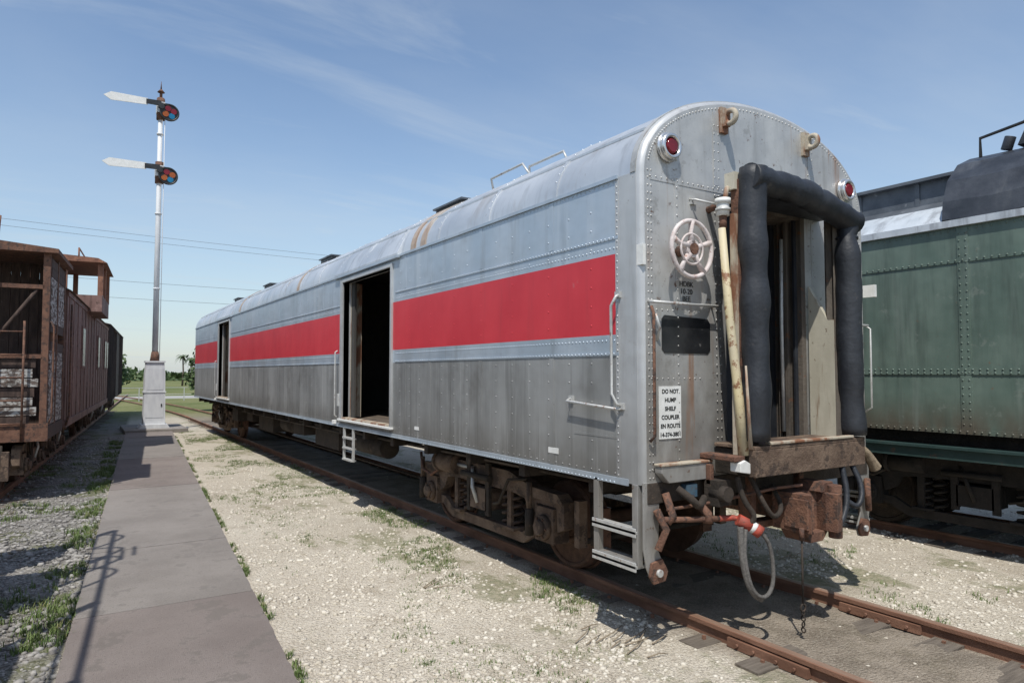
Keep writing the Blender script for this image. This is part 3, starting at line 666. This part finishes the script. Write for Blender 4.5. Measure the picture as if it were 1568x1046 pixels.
for x in (cx0+.05,-2.2,-1.2,-.5,cx1-.05):
    for y in (cy0+.05,cy1-.05): b.box(x-.06,x+.06,y-.05,y+.05,4.12,4.98,'orange')
b.box(cx0+.0,cx0+.06,cy0+1.2,cy0+1.4,4.12,4.98,'orange'); b.box(cx1-.06,cx1,cy0+1.2,cy0+1.4,4.12,4.98,'orange')
b.prism([(cx0-.1,4.95),(cx1+.1,4.95),(cx1-.1,5.06),(-1.45,5.16),(cx0+.1,5.06)],'y',cy0-.15,cy1+.15,'orange')
b.tube([(-.2,cy0-.05,5.05),(-.2,cy0-.05,5.3),(-.2,cy1,5.3),(-.2,cy1,5.05)],.02,'orange',6)
b.tube([(.03,-.05,1.1),(.08,-.05,1.3),(.08,-.05,3.5)],.02,'rust',8)
truck(b,-1.47,2.0,wb=.85); truck(b,-1.47,10.8,wb=.85)
b.box(-2.2,-.5,4,9,.7,1.05,'under')
b.build('caboose_body',e,world=False)
e=empty('dark_boxcar',place(15.9),RZ); b=MB()
b.box(-2.95,-.02,0,11.5,1.05,3.95,'darkcar'); b.prism([(-3.05,3.95),(.06,3.95),(-.5,4.1),(-1.47,4.16),(-2.5,4.1)],'y',-.1,11.6,'darkcar')
for y in np.arange(.1,11.5,.8): b.box(-.021,.03,y-.04,y+.04,1.05,3.95,'darkcar')
b.box(-.02,.06,4.4,6.6,1.1,3.85,'darkcar'); b.box(-.02,.09,2.5,6.7,3.85,3.9,'darkcar')
truck(b,-1.47,2.0,wb=.85); truck(b,-1.47,9.6,wb=.85)
b.build('boxcar_body',e,world=False)
# unseen flatcar added left of frame; stacks, gaps and rails shaped to throw shadows
e=empty('shadow_flatcar',place(-16.0),RZ); b=MB()
b.box(-2.7,-.25,0,11.2,1.02,1.2,'wooddark')
for (a,c_,h) in ((0,7.5,3.1),(8.6,10.0,2.7),(10.35,11.1,2.9)):
    z=1.22
    while z<h:
        x=-2.6
        while x<-.42:
            w=random.uniform(.2,.3); b.box(x,x+w-.02,a+random.uniform(0,.25),c_-random.uniform(0,.2),z,z+.16,'wooddark'); x+=w
        z+=.18
RX=-.2
b.tube([(RX,0,4.0),(RX,11.0,4.0)],.03,'rust',8); b.tube([(RX,4,3.45),(RX,11.0,3.45)],.022,'rust',8)
for yy in (.6,2.4,4.2,6.0,7.8,9.6,11.0): b.box(RX-.04,RX+.04,yy-.04,yy+.04,1.0,4.0,'rust')
for yy in (5.1,8.6,10.3): b.tube(smooth([(RX,yy,3.2),(RX+.1,yy+.1,3.7),(RX+.05,yy+.2,4.3),(RX-.3,yy+.3,4.5),(RX-.6,yy+.3,4.4)]),.022,'rust',8)
for yy in (9.3,9.75): b.tube(smooth([(RX,yy,1.1),(RX+.1,yy,1.2),(RX+.1,yy,4.0),(RX-.05,yy,4.55),(RX-.5,yy,4.65)]),.025,'rust',8)
for z in np.arange(1.3,4.5,.35): b.cyl((RX+.1,9.3,z),(RX+.1,9.75,z),.02,'rust',6)
truck(b,-1.47,2.0,wb=.85); truck(b,-1.47,9.4,wb=.85)
b.build('shadow_flatcar_body',e,world=False)

# ================================================================= TRACKS
def track(name,xc,y0,y1,loc=(0,0,0),rz=0,zt=.12,tieR=(0,0),hl=1.2,zmax=.014):
    e=empty(name,loc,rz); b=MB()
    for sg in (-1,1):
        x=xc+sg*.755
        pr=[(-.07,zt-.165),(.07,zt-.165),(.07,zt-.15),(.012,zt-.13),(.012,zt-.045),(.037,zt-.035),(.037,zt-.004),(.03,zt),(-.03,zt),(-.037,zt-.004),(-.037,zt-.035),(-.012,zt-.045),(-.012,zt-.13),(-.07,zt-.15)]
        b.prism([(x+u,w) for u,w in pr],'y',y0,y1,'rail')
        b.box(x-.029,x+.029,y0,y1,zt-.002,zt+.001,'railtop')
        if xc==XC:
            b.box(x-.055,x-.013,3.0,3.7,zt-.12,zt-.05,'rail')
            for q in (3.1,3.25,3.45,3.6): b.cyl((x-.075,q,zt-.085),(x-.05,q,zt-.085),.014,'rail',6)
    y=max(y0,tieR[0])
    while y<min(y1,tieR[1]):
        w=.11+random.uniform(-.01,.01); l=hl+random.uniform(-.12,.05); zz=random.uniform(-.01,zmax)
        b.box(xc-l,xc+l,y-w,y+w,-.12,zz,'tie')
        for sg in (-1,1):
            for dx in (-.1,.1): b.box(xc+sg*.755+dx-.012,xc+sg*.755+dx+.012,y-.012,y+.012,-.01,.03,'rail')
        y+=.56+random.uniform(-.03,.03)
    b.build('rails_and_ties',e,world=False)
track('railway_track',XC,-6,34,tieR=(-6,34),hl=1.0,zmax=.012)
track('railway_track',GXC,-9,40,tieR=(-9,20))
track('railway_track',-1.47,-18,60,loc=place(0),rz=RZ,tieR=(-18,30))
e=empty('railway_track',(2.5,45,0)); b=MB()
for off in (-.72,.72):
    pts=[]
    for i in range(40):
        t=i/39; y=34+60*t; x=XC+off-7*(t**1.6)*0.9; pts.append((x,y,.07))
    b.tube(pts,.045,'rail',6)
b.build('curved_rails',e)

# ================================================================= PATH
dx=.0733; pe=empty('concrete_path',(1.2,12,0)); b=MB()
y=-5.0; si=0
while y<28.5:
    l=random.choice((2.4,3.6,4.8)); pm='conc2' if si%3==2 else 'conc'; si+=1
    y2=min(y+l,28.6); za=.05+random.uniform(-.006,.006)
    def X(v,yy): return v+dx*yy
    k=24
    def ej(yy,s_): return .016*noise.noise(Vector((yy*5,s_*9,0)))+.014*noise.noise(Vector((yy*17,s_*9,3)))
    for i in range(k):
        a=y+(y2-.012-y)*i/k; c_=y+(y2-.012-y)*(i+1)/k
        xl0,xl1=X(-.478,a)+ej(a,1),X(-.478,c_)+ej(c_,1); xr0,xr1=X(.987,a)+ej(a,2),X(.987,c_)+ej(c_,2)
        b.poly([(xl0,a,za),(xr0,a,za),(xr1,c_,za),(xl1,c_,za)],pm)
        b.poly([(xl0,a,-.1),(xl0,a,za),(xl1,c_,za),(xl1,c_,-.1)],pm); b.poly([(xr0,a,za),(xr0,a,-.1),(xr1,c_,-.1),(xr1,c_,za)],pm)
    b.poly([(X(-.478,y),y,-.1),(X(.987,y),y,-.1),(X(.987,y),y,za),(X(-.478,y),y,za)],pm)
    yq=y2-.012
    b.poly([(X(-.478,yq),yq,-.1),(X(.987,yq),yq,-.1),(X(.987,yq),yq,za),(X(-.478,yq),yq,za)],pm)
    y=y2
b.box(1.5,3.5,27.2,30.2,-.1,.12,'conc')
b.build('path_slabs',pe,recalc=False)

# ================================================================= GROUND
xs=[-3000,-800,-250,-90,-40,-20,-12]+list(np.arange(-7,14.01,.14))+[18,26,40,90,250,800,3000]
ysg=[-3000,-500,-80,-20,-8]+list(np.arange(-2,30,.16))+list(np.arange(30,60,1.5))+[70,90,130,250,800,3000]
V=[];F=[]
for yy in ysg:
    for xx in xs:
        z=0
        if -7<=xx<=14 and -2<=yy<=30:
            z=.022*noise.noise(Vector((xx*.9,yy*.9,0)))+.012*noise.noise(Vector((xx*4,yy*4,2)))
            if abs(xx-XC)<.6: z+=.014
        V.append((xx,yy,z-.006))
nx=len(xs)
for j in range(len(ysg)-1):
    for i in range(nx-1): F.append((j*nx+i,j*nx+i+1,(j+1)*nx+i+1,(j+1)*nx+i))
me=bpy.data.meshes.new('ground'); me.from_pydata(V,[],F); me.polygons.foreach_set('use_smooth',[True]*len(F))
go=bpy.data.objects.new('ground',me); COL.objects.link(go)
m=bpy.data.materials.new('ground_gravel'); m.use_nodes=True; nt=m.node_tree; N=nt.nodes; L=nt.links; bs=N['Principled BSDF']
tc=N.new('ShaderNodeTexCoord'); sp=N.new('ShaderNodeSeparateXYZ'); L.new(tc.outputs['Object'],sp.inputs[0])
def math_(op,a,b_=None,c_=None):
    x=N.new('ShaderNodeMath'); x.operation=op
    for i,v in enumerate((a,b_,c_)):
        if v is None: continue
        if isinstance(v,(int,float)): x.inputs[i].default_value=v
        else: L.new(v,x.inputs[i])
    return x.outputs[0]
def sst(v,a,b_):
    r=N.new('ShaderNodeMapRange'); r.interpolation_type='SMOOTHSTEP'; r.inputs['From Min'].default_value=a; r.inputs['From Max'].default_value=b_
    L.new(v,r.inputs['Value']); return r.outputs['Result']
def nzz(s,d=5,r=.6,st=(1,1,1)):
    mp=N.new('ShaderNodeMapping'); mp.inputs['Scale'].default_value=st; L.new(tc.outputs['Object'],mp.inputs['Vector'])
    n=N.new('ShaderNodeTexNoise'); n.inputs['Scale'].default_value=s; n.inputs['Detail'].default_value=d; n.inputs['Roughness'].default_value=r
    L.new(mp.outputs['Vector'],n.inputs['Vector']); return n.outputs['Fac']
def vor(s):
    n=N.new('ShaderNodeTexVoronoi'); n.inputs['Scale'].default_value=s; L.new(tc.outputs['Object'],n.inputs['Vector']); return n
def mixc(f,A,B):
    x=N.new('ShaderNodeMix'); x.data_type='RGBA'
    if isinstance(f,float): x.inputs[0].default_value=f
    else: L.new(f,x.inputs[0])
    for i,v in ((6,A),(7,B)):
        if isinstance(v,tuple): x.inputs[i].default_value=lin(v)
        else: L.new(v,x.inputs[i])
    return x.outputs[2]
v1=vor(42); v2=vor(95)
bw=N.new('ShaderNodeSeparateColor'); L.new(v1.outputs['Color'],bw.inputs[0])
bw2=N.new('ShaderNodeSeparateColor'); L.new(v2.outputs['Color'],bw2.inputs[0])
base=mixc(sst(nzz(.55),.35,.68),(.43,.375,.295),(.56,.505,.415))
base=mixc(math_('MULTIPLY',bw.outputs[0],.5),base,(.68,.63,.54))
base=mixc(math_('MULTIPLY',sst(bw2.outputs[1],.6,1.0),.65),base,(.26,.22,.175))
base=mixc(math_('MULTIPLY',sst(nzz(1.1),.53,.66),.5),base,(.30,.25,.185))
base=mixc(math_('MULTIPLY',sst(nzz(.35,4),.54,.68),.3),base,(.32,.275,.215))
vx=math_('SUBTRACT',sp.outputs[0],math_('MULTIPLY',sp.outputs[1],.0733))
nearrail=sst(sp.outputs[0],2.2,3.9)
g1=sst(math_('ADD',nzz(1.0,7,.7,(1,.55,1)),math_('MULTIPLY',nearrail,.06)),.57,.65)
g1=math_('MULTIPLY',g1,sst(vx,1.1,1.6))
base=mixc(math_('MULTIPLY',g1,.65),base,mixc(sst(nzz(14,4),.4,.6),(.13,.145,.06),(.27,.245,.155)))
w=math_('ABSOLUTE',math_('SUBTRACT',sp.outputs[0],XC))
soil_shade=mixc(sst(nzz(2.5),.35,.65),(.15,.122,.095),(.27,.225,.18))
soil_shade=mixc(math_('MULTIPLY',sst(bw2.outputs[0],.6,1),.5),soil_shade,(.38,.34,.28))
base=mixc(math_('MULTIPLY',math_('SUBTRACT',1.0,sst(math_('ADD',w,math_('MULTIPLY',nzz(3),.7)),1.05,1.5)),.88),base,soil_shade)  # track soil, darkened in colour to stand in for the car's shade
bal=mixc(bw.outputs[1],(.1,.09,.08),(.35,.33,.3)); bal=mixc(math_('MULTIPLY',sst(nzz(1.2),.46,.6),.7),bal,(.12,.13,.05))
base=mixc(math_('SUBTRACT',1.0,sst(vx,-.6,-.4)),base,bal)
gr=mixc(sst(nzz(.15),.35,.65),(.1,.13,.04),(.2,.2,.09)); gr=mixc(math_('MULTIPLY',sst(nzz(4),.5,.7),.5),gr,(.28,.26,.16))
far=sst(math_('ADD',sp.outputs[1],math_('MULTIPLY',nzz(.4),8)),36,46)
base=mixc(far,base,gr)
rd=math_('MULTIPLY',sst(sp.outputs[1],62,62.5),math_('SUBTRACT',1.0,sst(sp.outputs[1],69,69.5)))
base=mixc(rd,base,(.38,.37,.35))
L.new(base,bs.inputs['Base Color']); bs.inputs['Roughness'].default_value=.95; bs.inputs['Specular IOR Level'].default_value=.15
h=math_('ADD',math_('MULTIPLY',v1.outputs['Distance'],-.6),math_('MULTIPLY',v2.outputs['Distance'],-.3)); h=math_('ADD',h,math_('MULTIPLY',nzz(30,3),.5))
bp=N.new('ShaderNodeBump'); bp.inputs['Strength'].default_value=1.0; bp.inputs['Distance'].default_value=.025; L.new(h,bp.inputs['Height']); L.new(bp.outputs['Normal'],bs.inputs['Normal'])
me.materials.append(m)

def stones(name,n,sampler,mat,smin,smax,pw=3.5):
    t=(1+5**.5)/2
    iv=np.array([(-1,t,0),(1,t,0),(-1,-t,0),(1,-t,0),(0,-1,t),(0,1,t),(0,-1,-t),(0,1,-t),(t,0,-1),(t,0,1),(-t,0,-1),(-t,0,1)])/1.9
    fi=np.array([(0,11,5),(0,5,1),(0,1,7),(0,7,10),(0,10,11),(1,5,9),(5,11,4),(11,10,2),(10,7,6),(7,1,8),(3,9,4),(3,4,2),(3,2,6),(3,6,8),(3,8,9),(4,9,5),(2,4,11),(6,2,10),(8,6,7),(9,8,1)])
    P=np.array([sampler() for _ in range(n)])
    s=smin+(smax-smin)*rng.random(n)**pw
    sc=np.stack([s,s*rng.uniform(.6,1,n),s*rng.uniform(.4,.75,n)],1)
    vv=iv[None]*(1+rng.uniform(-.22,.22,(n,12,1)))*sc[:,None,:]
    a=rng.uniform(0,6.28,n); ca,sa=np.cos(a)[:,None],np.sin(a)[:,None]
    x=vv[:,:,0]*ca-vv[:,:,1]*sa; y=vv[:,:,0]*sa+vv[:,:,1]*ca
    vv=np.stack([x+P[:,0,None],y+P[:,1,None],vv[:,:,2]+(s*.15)[:,None]+P[:,2,None]],2).reshape(-1,3)
    ff=(fi[None]+(np.arange(n)*12)[:,None,None]).reshape(-1,3)
    me=bpy.data.meshes.new(name); me.vertices.add(len(vv)); me.vertices.foreach_set('co',vv.ravel())
    me.loops.add(ff.size); me.loops.foreach_set('vertex_index',ff.ravel()); me.polygons.add(len(ff))
    me.polygons.foreach_set('loop_start',np.arange(0,ff.size,3)); me.update(calc_edges=True); me.validate()
    me.materials.append(MAT[mat]); ob=bpy.data.objects.new(name,me); COL.objects.link(ob)
def gz(x,y):
    return .022*noise.noise(Vector((x*.9,y*.9,0)))+.012*noise.noise(Vector((x*4,y*4,2)))-.006
def samp_gravel():
    while True:
        r=2.0+15*random.random()**1.7; a=random.uniform(-.1,1.35); x=r*math.sin(a); y=r*math.cos(a)
        v=x-.0733*y
        if v<1.02: continue
        if abs(x-XC)<1.0 and random.random()<.88: continue
        if abs(abs(x-XC)-.755)<.09: continue
        if noise.noise(Vector((x*1.1,y*1.1,5)))<-.05 and random.random()<.75: continue
        return (x,y,gz(x,y)-.002)
stones('gravel',36000,samp_gravel,'stone',.004,.032,3.0)
def samp_bal():
    while True:
        y=random.uniform(4.5,26) if random.random()<.4 else 4.5+9*random.random(); x=.0733*y-.5-random.random()**1.2*4
        return (x,y,-.002)
stones('ballast',16000,samp_bal,'ballast',.01,.045)
b=MB()
for (cx_,cy_,n_) in ((3.75,4.0,7),(3.6,4.35,5),(2.9,6.2,3),(6.9,5.0,4)):
    for _ in range(n_):
        a=random.uniform(-.4,.6); x,y=cx_+random.gauss(0,.12),cy_+random.gauss(0,.1); l=random.uniform(.15,.5)
        b.tube([(x,y,.012),(x+l*.5*math.cos(a),y+l*.5*math.sin(a),.03),(x+l*math.cos(a+.15),y+l*math.sin(a+.15),.012)],[.006,.005,.003],'twig',5)
b.build('fallen_twigs')
def grass(name,pts):
    V=[];F=[]
    for (x,y,z,nb,hh,sp_) in pts:
        for _ in range(nb):
            a=random.uniform(0,6.28); r=random.gauss(0,sp_); px,py=x+r*math.cos(a),y+r*math.sin(a)
            h=hh*random.uniform(.4,1.1); w=random.uniform(.0015,.0035)+hh*.02; b_=random.uniform(0,6.28); ln=h*random.uniform(.3,1.0)
            ux,uy=math.cos(b_)*w,math.sin(b_)*w; lx,ly=math.cos(b_+1.57)*ln,math.sin(b_+1.57)*ln
            o=len(V); V+=[(px-ux,py-uy,z),(px+ux,py+uy,z),(px+ux*.7+lx*.35,py+uy*.7+ly*.35,z+h*.65),(px-ux*.7+lx*.35,py-uy*.7+ly*.35,z+h*.65),(px+lx,py+ly,z+h)]
            F+=[(o,o+1,o+2,o+3),(o+3,o+2,o+4)]
    me=bpy.data.meshes.new(name); me.from_pydata(V,[],F); me.materials.append(MAT['grass']); ob=bpy.data.objects.new(name,me); COL.objects.link(ob)
G=[]
for _ in range(420):
    y=3.5+22*random.random()**1.3
    if noise.noise(Vector((y*1.3,7,0)))>-.05: G.append((.987+.0733*y+random.uniform(.0,.07),y,0,14,.05,.02))
for _ in range(800):
    y=4.5+20*random.random()**1.3
    if noise.noise(Vector((y*.9,17,0)))>-.1: G.append((-.478+.0733*y-random.uniform(0,.35)**1.0,y,0,16,.08,.03))
for _ in range(6500):
    y=3.6+24*random.random()**1.1; x=4.3-abs(random.gauss(0,.95))
    if noise.noise(Vector((x*1.1,y*.6,9)))>.1 and x>1.2+.0733*y: G.append((x,y,-.01,10,random.uniform(.02,.05),.05))
for _ in range(3200):
    y=4+22*random.random(); x=.0733*y+random.uniform(1.15,3.4)
    if noise.noise(Vector((x*.9,y*.6,29)))>.26: G.append((x,y,-.01,8,random.uniform(.02,.045),.06))
for _ in range(1000):
    y=5+14*random.random(); x=.0733*y-random.uniform(.5,3)
    if noise.noise(Vector((x*.9,y*.6,39)))>.1: G.append((x,y,0,12,.08,.05))
for _ in range(420):
    x,y=5.185+.755+random.uniform(.1,2.2),random.uniform(3.0,7.5)
    if noise.noise(Vector((x*1.5,y*1.5,9)))>.1: G.append((x,y,-.01,9,.045,.05))
grass('grass',G)

# ================================================================= SEMAPHORE
sx,sy=2.47,28.3
e=empty('semaphore_signal',(sx,sy,0)); b=MB()
b.prism([(sx-.5,.12),(sx+.5,.12),(sx+.42,.26),(sx-.42,.26)],'y',sy-.45,sy+.45,'mast')
b.prism([(sx-.36,.26),(sx+.36,.26),(sx+.33,2.1),(sx+.29,2.5),(sx-.29,2.5),(sx-.33,2.1)],'y',sy-.28,sy+.28,'mast')
b.box(sx-.29,sx+.29,sy-.29,sy-.281,.5,1.35,'mast'); b.box(sx-.27,sx+.27,sy-.29,sy-.281,1.5,2.3,'mast'); b.box(sx+.2,sx+.24,sy-.31,sy-.29,.9,1.0,'blackpaint')
b.box(sx-.37,sx+.37,sy-.3,sy+.3,1.40,1.45,'mast'); b.box(sx-.33,sx+.33,sy-.32,sy+.32,2.5,2.56,'mast')
b.cyl((sx,sy,2.56),(sx,sy,2.9),.17,'rust',16,.12); b.cyl((sx,sy,2.5),(sx,sy,12.35),.105,'mast',20,.075)
for z in (5.2,8.0,11.0): b.cyl((sx,sy,z),(sx,sy,z+.06),.115,'mast',16)
b.cyl((sx,sy,12.2),(sx,sy,12.4),.12,'rust',14); b.cyl((sx,sy,12.4),(sx,sy,12.7),.05,'rust',12); b.cyl((sx,sy,12.62),(sx,sy,12.72),.13,'rust',12,.05); b.cyl((sx,sy,12.72),(sx,sy,13.05),.03,'rust',8,.004)
for k,zc in enumerate((12.02,9.62)):
    yf=sy-.22
    b.cyl((sx,sy+.05,zc),(sx,yf-.08,zc),.1,'blackpaint',16)
    b.box(sx-.14,sx+.14,sy-.16,sy+.2,zc-.2,zc+.2,'mast'); b.cyl((sx,sy,zc-.45),(sx,sy,zc+.35),.14,'rust',16)
    th=-.03
    f=lambda u,w: (sx-u, zc+.1+w+u*th)
    b.prism([f(.45,.12),f(.45,-.12),f(1.62,-.15),f(1.85,0),f(1.62,.15)],'y',yf-.02,yf+.01,'white')
    b.prism([f(.0,.1),f(.0,-.1),f(.5,-.09),f(.5,.09)],'y',yf-.04,yf-.021,'blackpaint')
    cx,cz=sx+.28,zc-.18
    b.ring((cx,yf,cz),.30,.035,'blackpaint','y',28,6)
    b.tube([(sx,yf,zc+.1),(cx,yf,zc+.1)],.05,'blackpaint',8)
    pts=[(cx+.28*math.cos(RAD(a)),cz+.28*math.sin(RAD(a))) for a in range(0,360,15)]
    b.prism(pts,'y',yf+.0,yf+.02,'blackpaint')
    for a,mm in ((110,'redlens'),(20,'orangelens' if k else 'redlens'),(300,'bluelens'),(210,'orangelens')):
        lx,lz=cx+.15*math.cos(RAD(a)),cz+.15*math.sin(RAD(a))
        b.cyl((lx,yf-.03,lz),(lx,yf-.001,lz),.105,mm,18)
b.tube([(sx+.14,sy-.12,2.5),(sx+.14,sy-.12,12.0)],.012,'mast',6)
b.build('mast_and_arms',e,recalc=True)

# ================================================================= BACKGROUND
def tree(name,x,y,h,w,nl=2600,ls=.16):
    e=empty(name,(x,y,0)); b=MB()
    b.tube([(x,y,0),(x+.1,y,h*.3),(x,y+.1,h*.6)],[.18,.13,.06],'bark',8)
    cl=[]
    for i in range(18):
        a=random.uniform(0,6.28); r=random.uniform(.05,.42)*w; z=h*random.uniform(.35,.9)
        c_=(x+r*math.cos(a),y+r*math.sin(a),z); cl.append((c_,random.uniform(.16,.26)*w)); b.tube([(x,y,h*.35),((x+c_[0])/2,(y+c_[1])/2,(h*.4+z)/2),c_],[.07,.04,.015],'bark',5)
    for _ in range(nl):
        c_,r=random.choice(cl); d=Vector((random.gauss(0,1),random.gauss(0,1),random.gauss(0,.8))).normalized()*r*random.uniform(.3,1.1)
        p=Vector(c_)+d; u=Vector((random.gauss(0,1),random.gauss(0,1),random.gauss(0,1))).normalized()*ls; v=u.orthogonal().normalized()*ls*.6
        b.poly([p-u,p+v,p+u,p-v],'leaf')
    b.build('crown_and_trunk',e,recalc=False)
tree('tree',6.9,41,4.9,3.4,3200,.13); tree('tree',3.0,105,4.6,6,1500,.3); tree('tree',-2,120,5,7,1500,.35)
def palm(x,y,h):
    e=empty('palm_tree',(x,y,0)); b=MB(); b.tube([(x,y,0),(x+.1,y,h*.5),(x,y,h)],[.16,.12,.1],'bark',8)
    for k in range(26):
        a=k*2.4; el=random.uniform(-.2,1.0); L_=1.2; P0=Vector((x,y,h))
        for i in range(6):
            t=i/6; t2=(i+1)/6
            def q(t): return P0+Vector((math.cos(a)*L_*t,math.sin(a)*L_*t,el*L_*t-1.1*t*t))
            sd=Vector((-math.sin(a),math.cos(a),0))*.16*(1-t)
            b.poly([q(t)-sd,q(t)+sd,q(t2)+sd*.7-Vector((0,0,.05)),q(t2)-sd*.7-Vector((0,0,.05))],'leaf')
    b.build('fronds_and_trunk',e,recalc=False)
palm(14.2,118,4.6); palm(15.6,120,4.2); palm(17.4,118,5.0)
b=MB()
for _ in range(5000):
    x=random.uniform(-120,160); hh=2.4+1.2*noise.noise(Vector((x*.06,0,0)))+1.0*noise.noise(Vector((x*.3,4,0)))
    p=Vector((x,190+random.uniform(-6,6),random.uniform(0,max(.8,hh)))); u=Vector((random.gauss(0,1),random.gauss(0,.5),random.gauss(0,1))).normalized()*.8; v=Vector((random.gauss(0,1),random.gauss(0,.5),random.gauss(0,1))).normalized()*.6
    b.poly([p-u,p+v,p+u,p-v],'leaf')
b.build('distant_treeline',recalc=False)
b=MB()
for x in np.arange(-8,40,3.0): b.box(x-.03,x+.03,57,57.06,0,1.0,'galv')
for z in (.5,1.0): b.box(-8,40,57.02,57.05,z-.02,z+.02,'galv')
b.build('pipe_fence')
e=empty('power_line',(0,60,0)); b=MB()
def wire(x0,z0,x1,z1,y,sag):
    b.tube([(x0+(x1-x0)*t,y,z0+(z1-z0)*t-sag*math.sin(math.pi*t)) for t in [i/24 for i in range(25)]],.012,'wire',5)
wire(-22,13.7,45,12.6,60,.5); wire(-22,13.3,45,12.2,60.5,.5); wire(-22,9.6,45,9.3,60,.4); wire(-22,8.3,45,8.0,60,.4)
for x in (-22,45): b.cyl((x,60.2,0),(x,60.2,14.2),.16,'bark',10,.12); b.box(x-.05,x+.05,59.2,61.2,13.3,13.5,'bark')
b.build('wires_and_poles',e)

# ================================================================= LIGHT, SKY, CAMERA
Ld=Vector((.36,.39,-.94)).normalized()
sd=bpy.data.lights.new('sun','SUN'); sd.energy=4.3; sd.angle=RAD(.6); sd.color=(1,.965,.895)
so=bpy.data.objects.new('sun',sd); COL.objects.link(so); so.rotation_euler=Ld.to_track_quat('-Z','Y').to_euler(); so.location=(-10,-10,30)
wd=bpy.data.worlds.new('World'); scene.world=wd; wd.use_nodes=True; nt=wd.node_tree; N=nt.nodes; L=nt.links
bg=N['Background']; bg.inputs['Strength'].default_value=.15
sky=N.new('ShaderNodeTexSky'); sky.sky_type='NISHITA'; sky.sun_disc=False
sky.sun_elevation=math.asin(-Ld.z); sky.sun_rotation=math.atan2(-Ld.x,-Ld.y); sky.air_density=1.1; sky.dust_density=.6; sky.ozone_density=1.9
tc=N.new('ShaderNodeTexCoord'); sp=N.new('ShaderNodeSeparateXYZ'); L.new(tc.outputs['Generated'],sp.inputs[0])
zz=math_('ADD',math_('MAXIMUM',sp.outputs[2],0.0),.12)
cx=N.new('ShaderNodeCombineXYZ'); L.new(math_('DIVIDE',sp.outputs[0],zz),cx.inputs[0]); L.new(math_('DIVIDE',sp.outputs[1],zz),cx.inputs[1])
def cloud(rot,scl,sc,a,b_,amt,rough=.55):
    mp=N.new('ShaderNodeMapping'); mp.inputs['Rotation'].default_value=(0,0,RAD(rot)); mp.inputs['Scale'].default_value=scl; L.new(cx.outputs[0],mp.inputs['Vector'])
    n1=N.new('ShaderNodeTexNoise'); n1.inputs['Scale'].default_value=sc; n1.inputs['Detail'].default_value=8; n1.inputs['Roughness'].default_value=rough; n1.inputs['Distortion'].default_value=.5; L.new(mp.outputs['Vector'],n1.inputs['Vector'])
    return math_('MULTIPLY',sst(n1.outputs['Fac'],a,b_),amt)
cf=math_('MAXIMUM',cloud(38,(.4,.8,1),.6,.36,.8,.5),cloud(20,(.5,1.5,1),1.5,.44,.82,.5,.6))
c=mixc(cf,sky.outputs['Color'],(4.4,4.85,5.2))
hz=math_('MULTIPLY',math_('SUBTRACT',1.0,sst(sp.outputs[2],0.0,.38)),.5)
c=mixc(hz,c,(3.4,4.15,4.85))
L.new(c,bg.inputs['Color'])
cd=bpy.data.cameras.new('camera'); co=bpy.data.objects.new('camera',cd); COL.objects.link(co)
co.location=(0,0,2.15); co.rotation_euler=(RAD(92.57),0,RAD(-32.6)); cd.lens=24; cd.sensor_width=36; cd.clip_end=8000; cd.clip_start=.05
scene.camera=co
scene.view_settings.view_transform='Standard'; scene.view_settings.look='None'; scene.view_settings.exposure=0
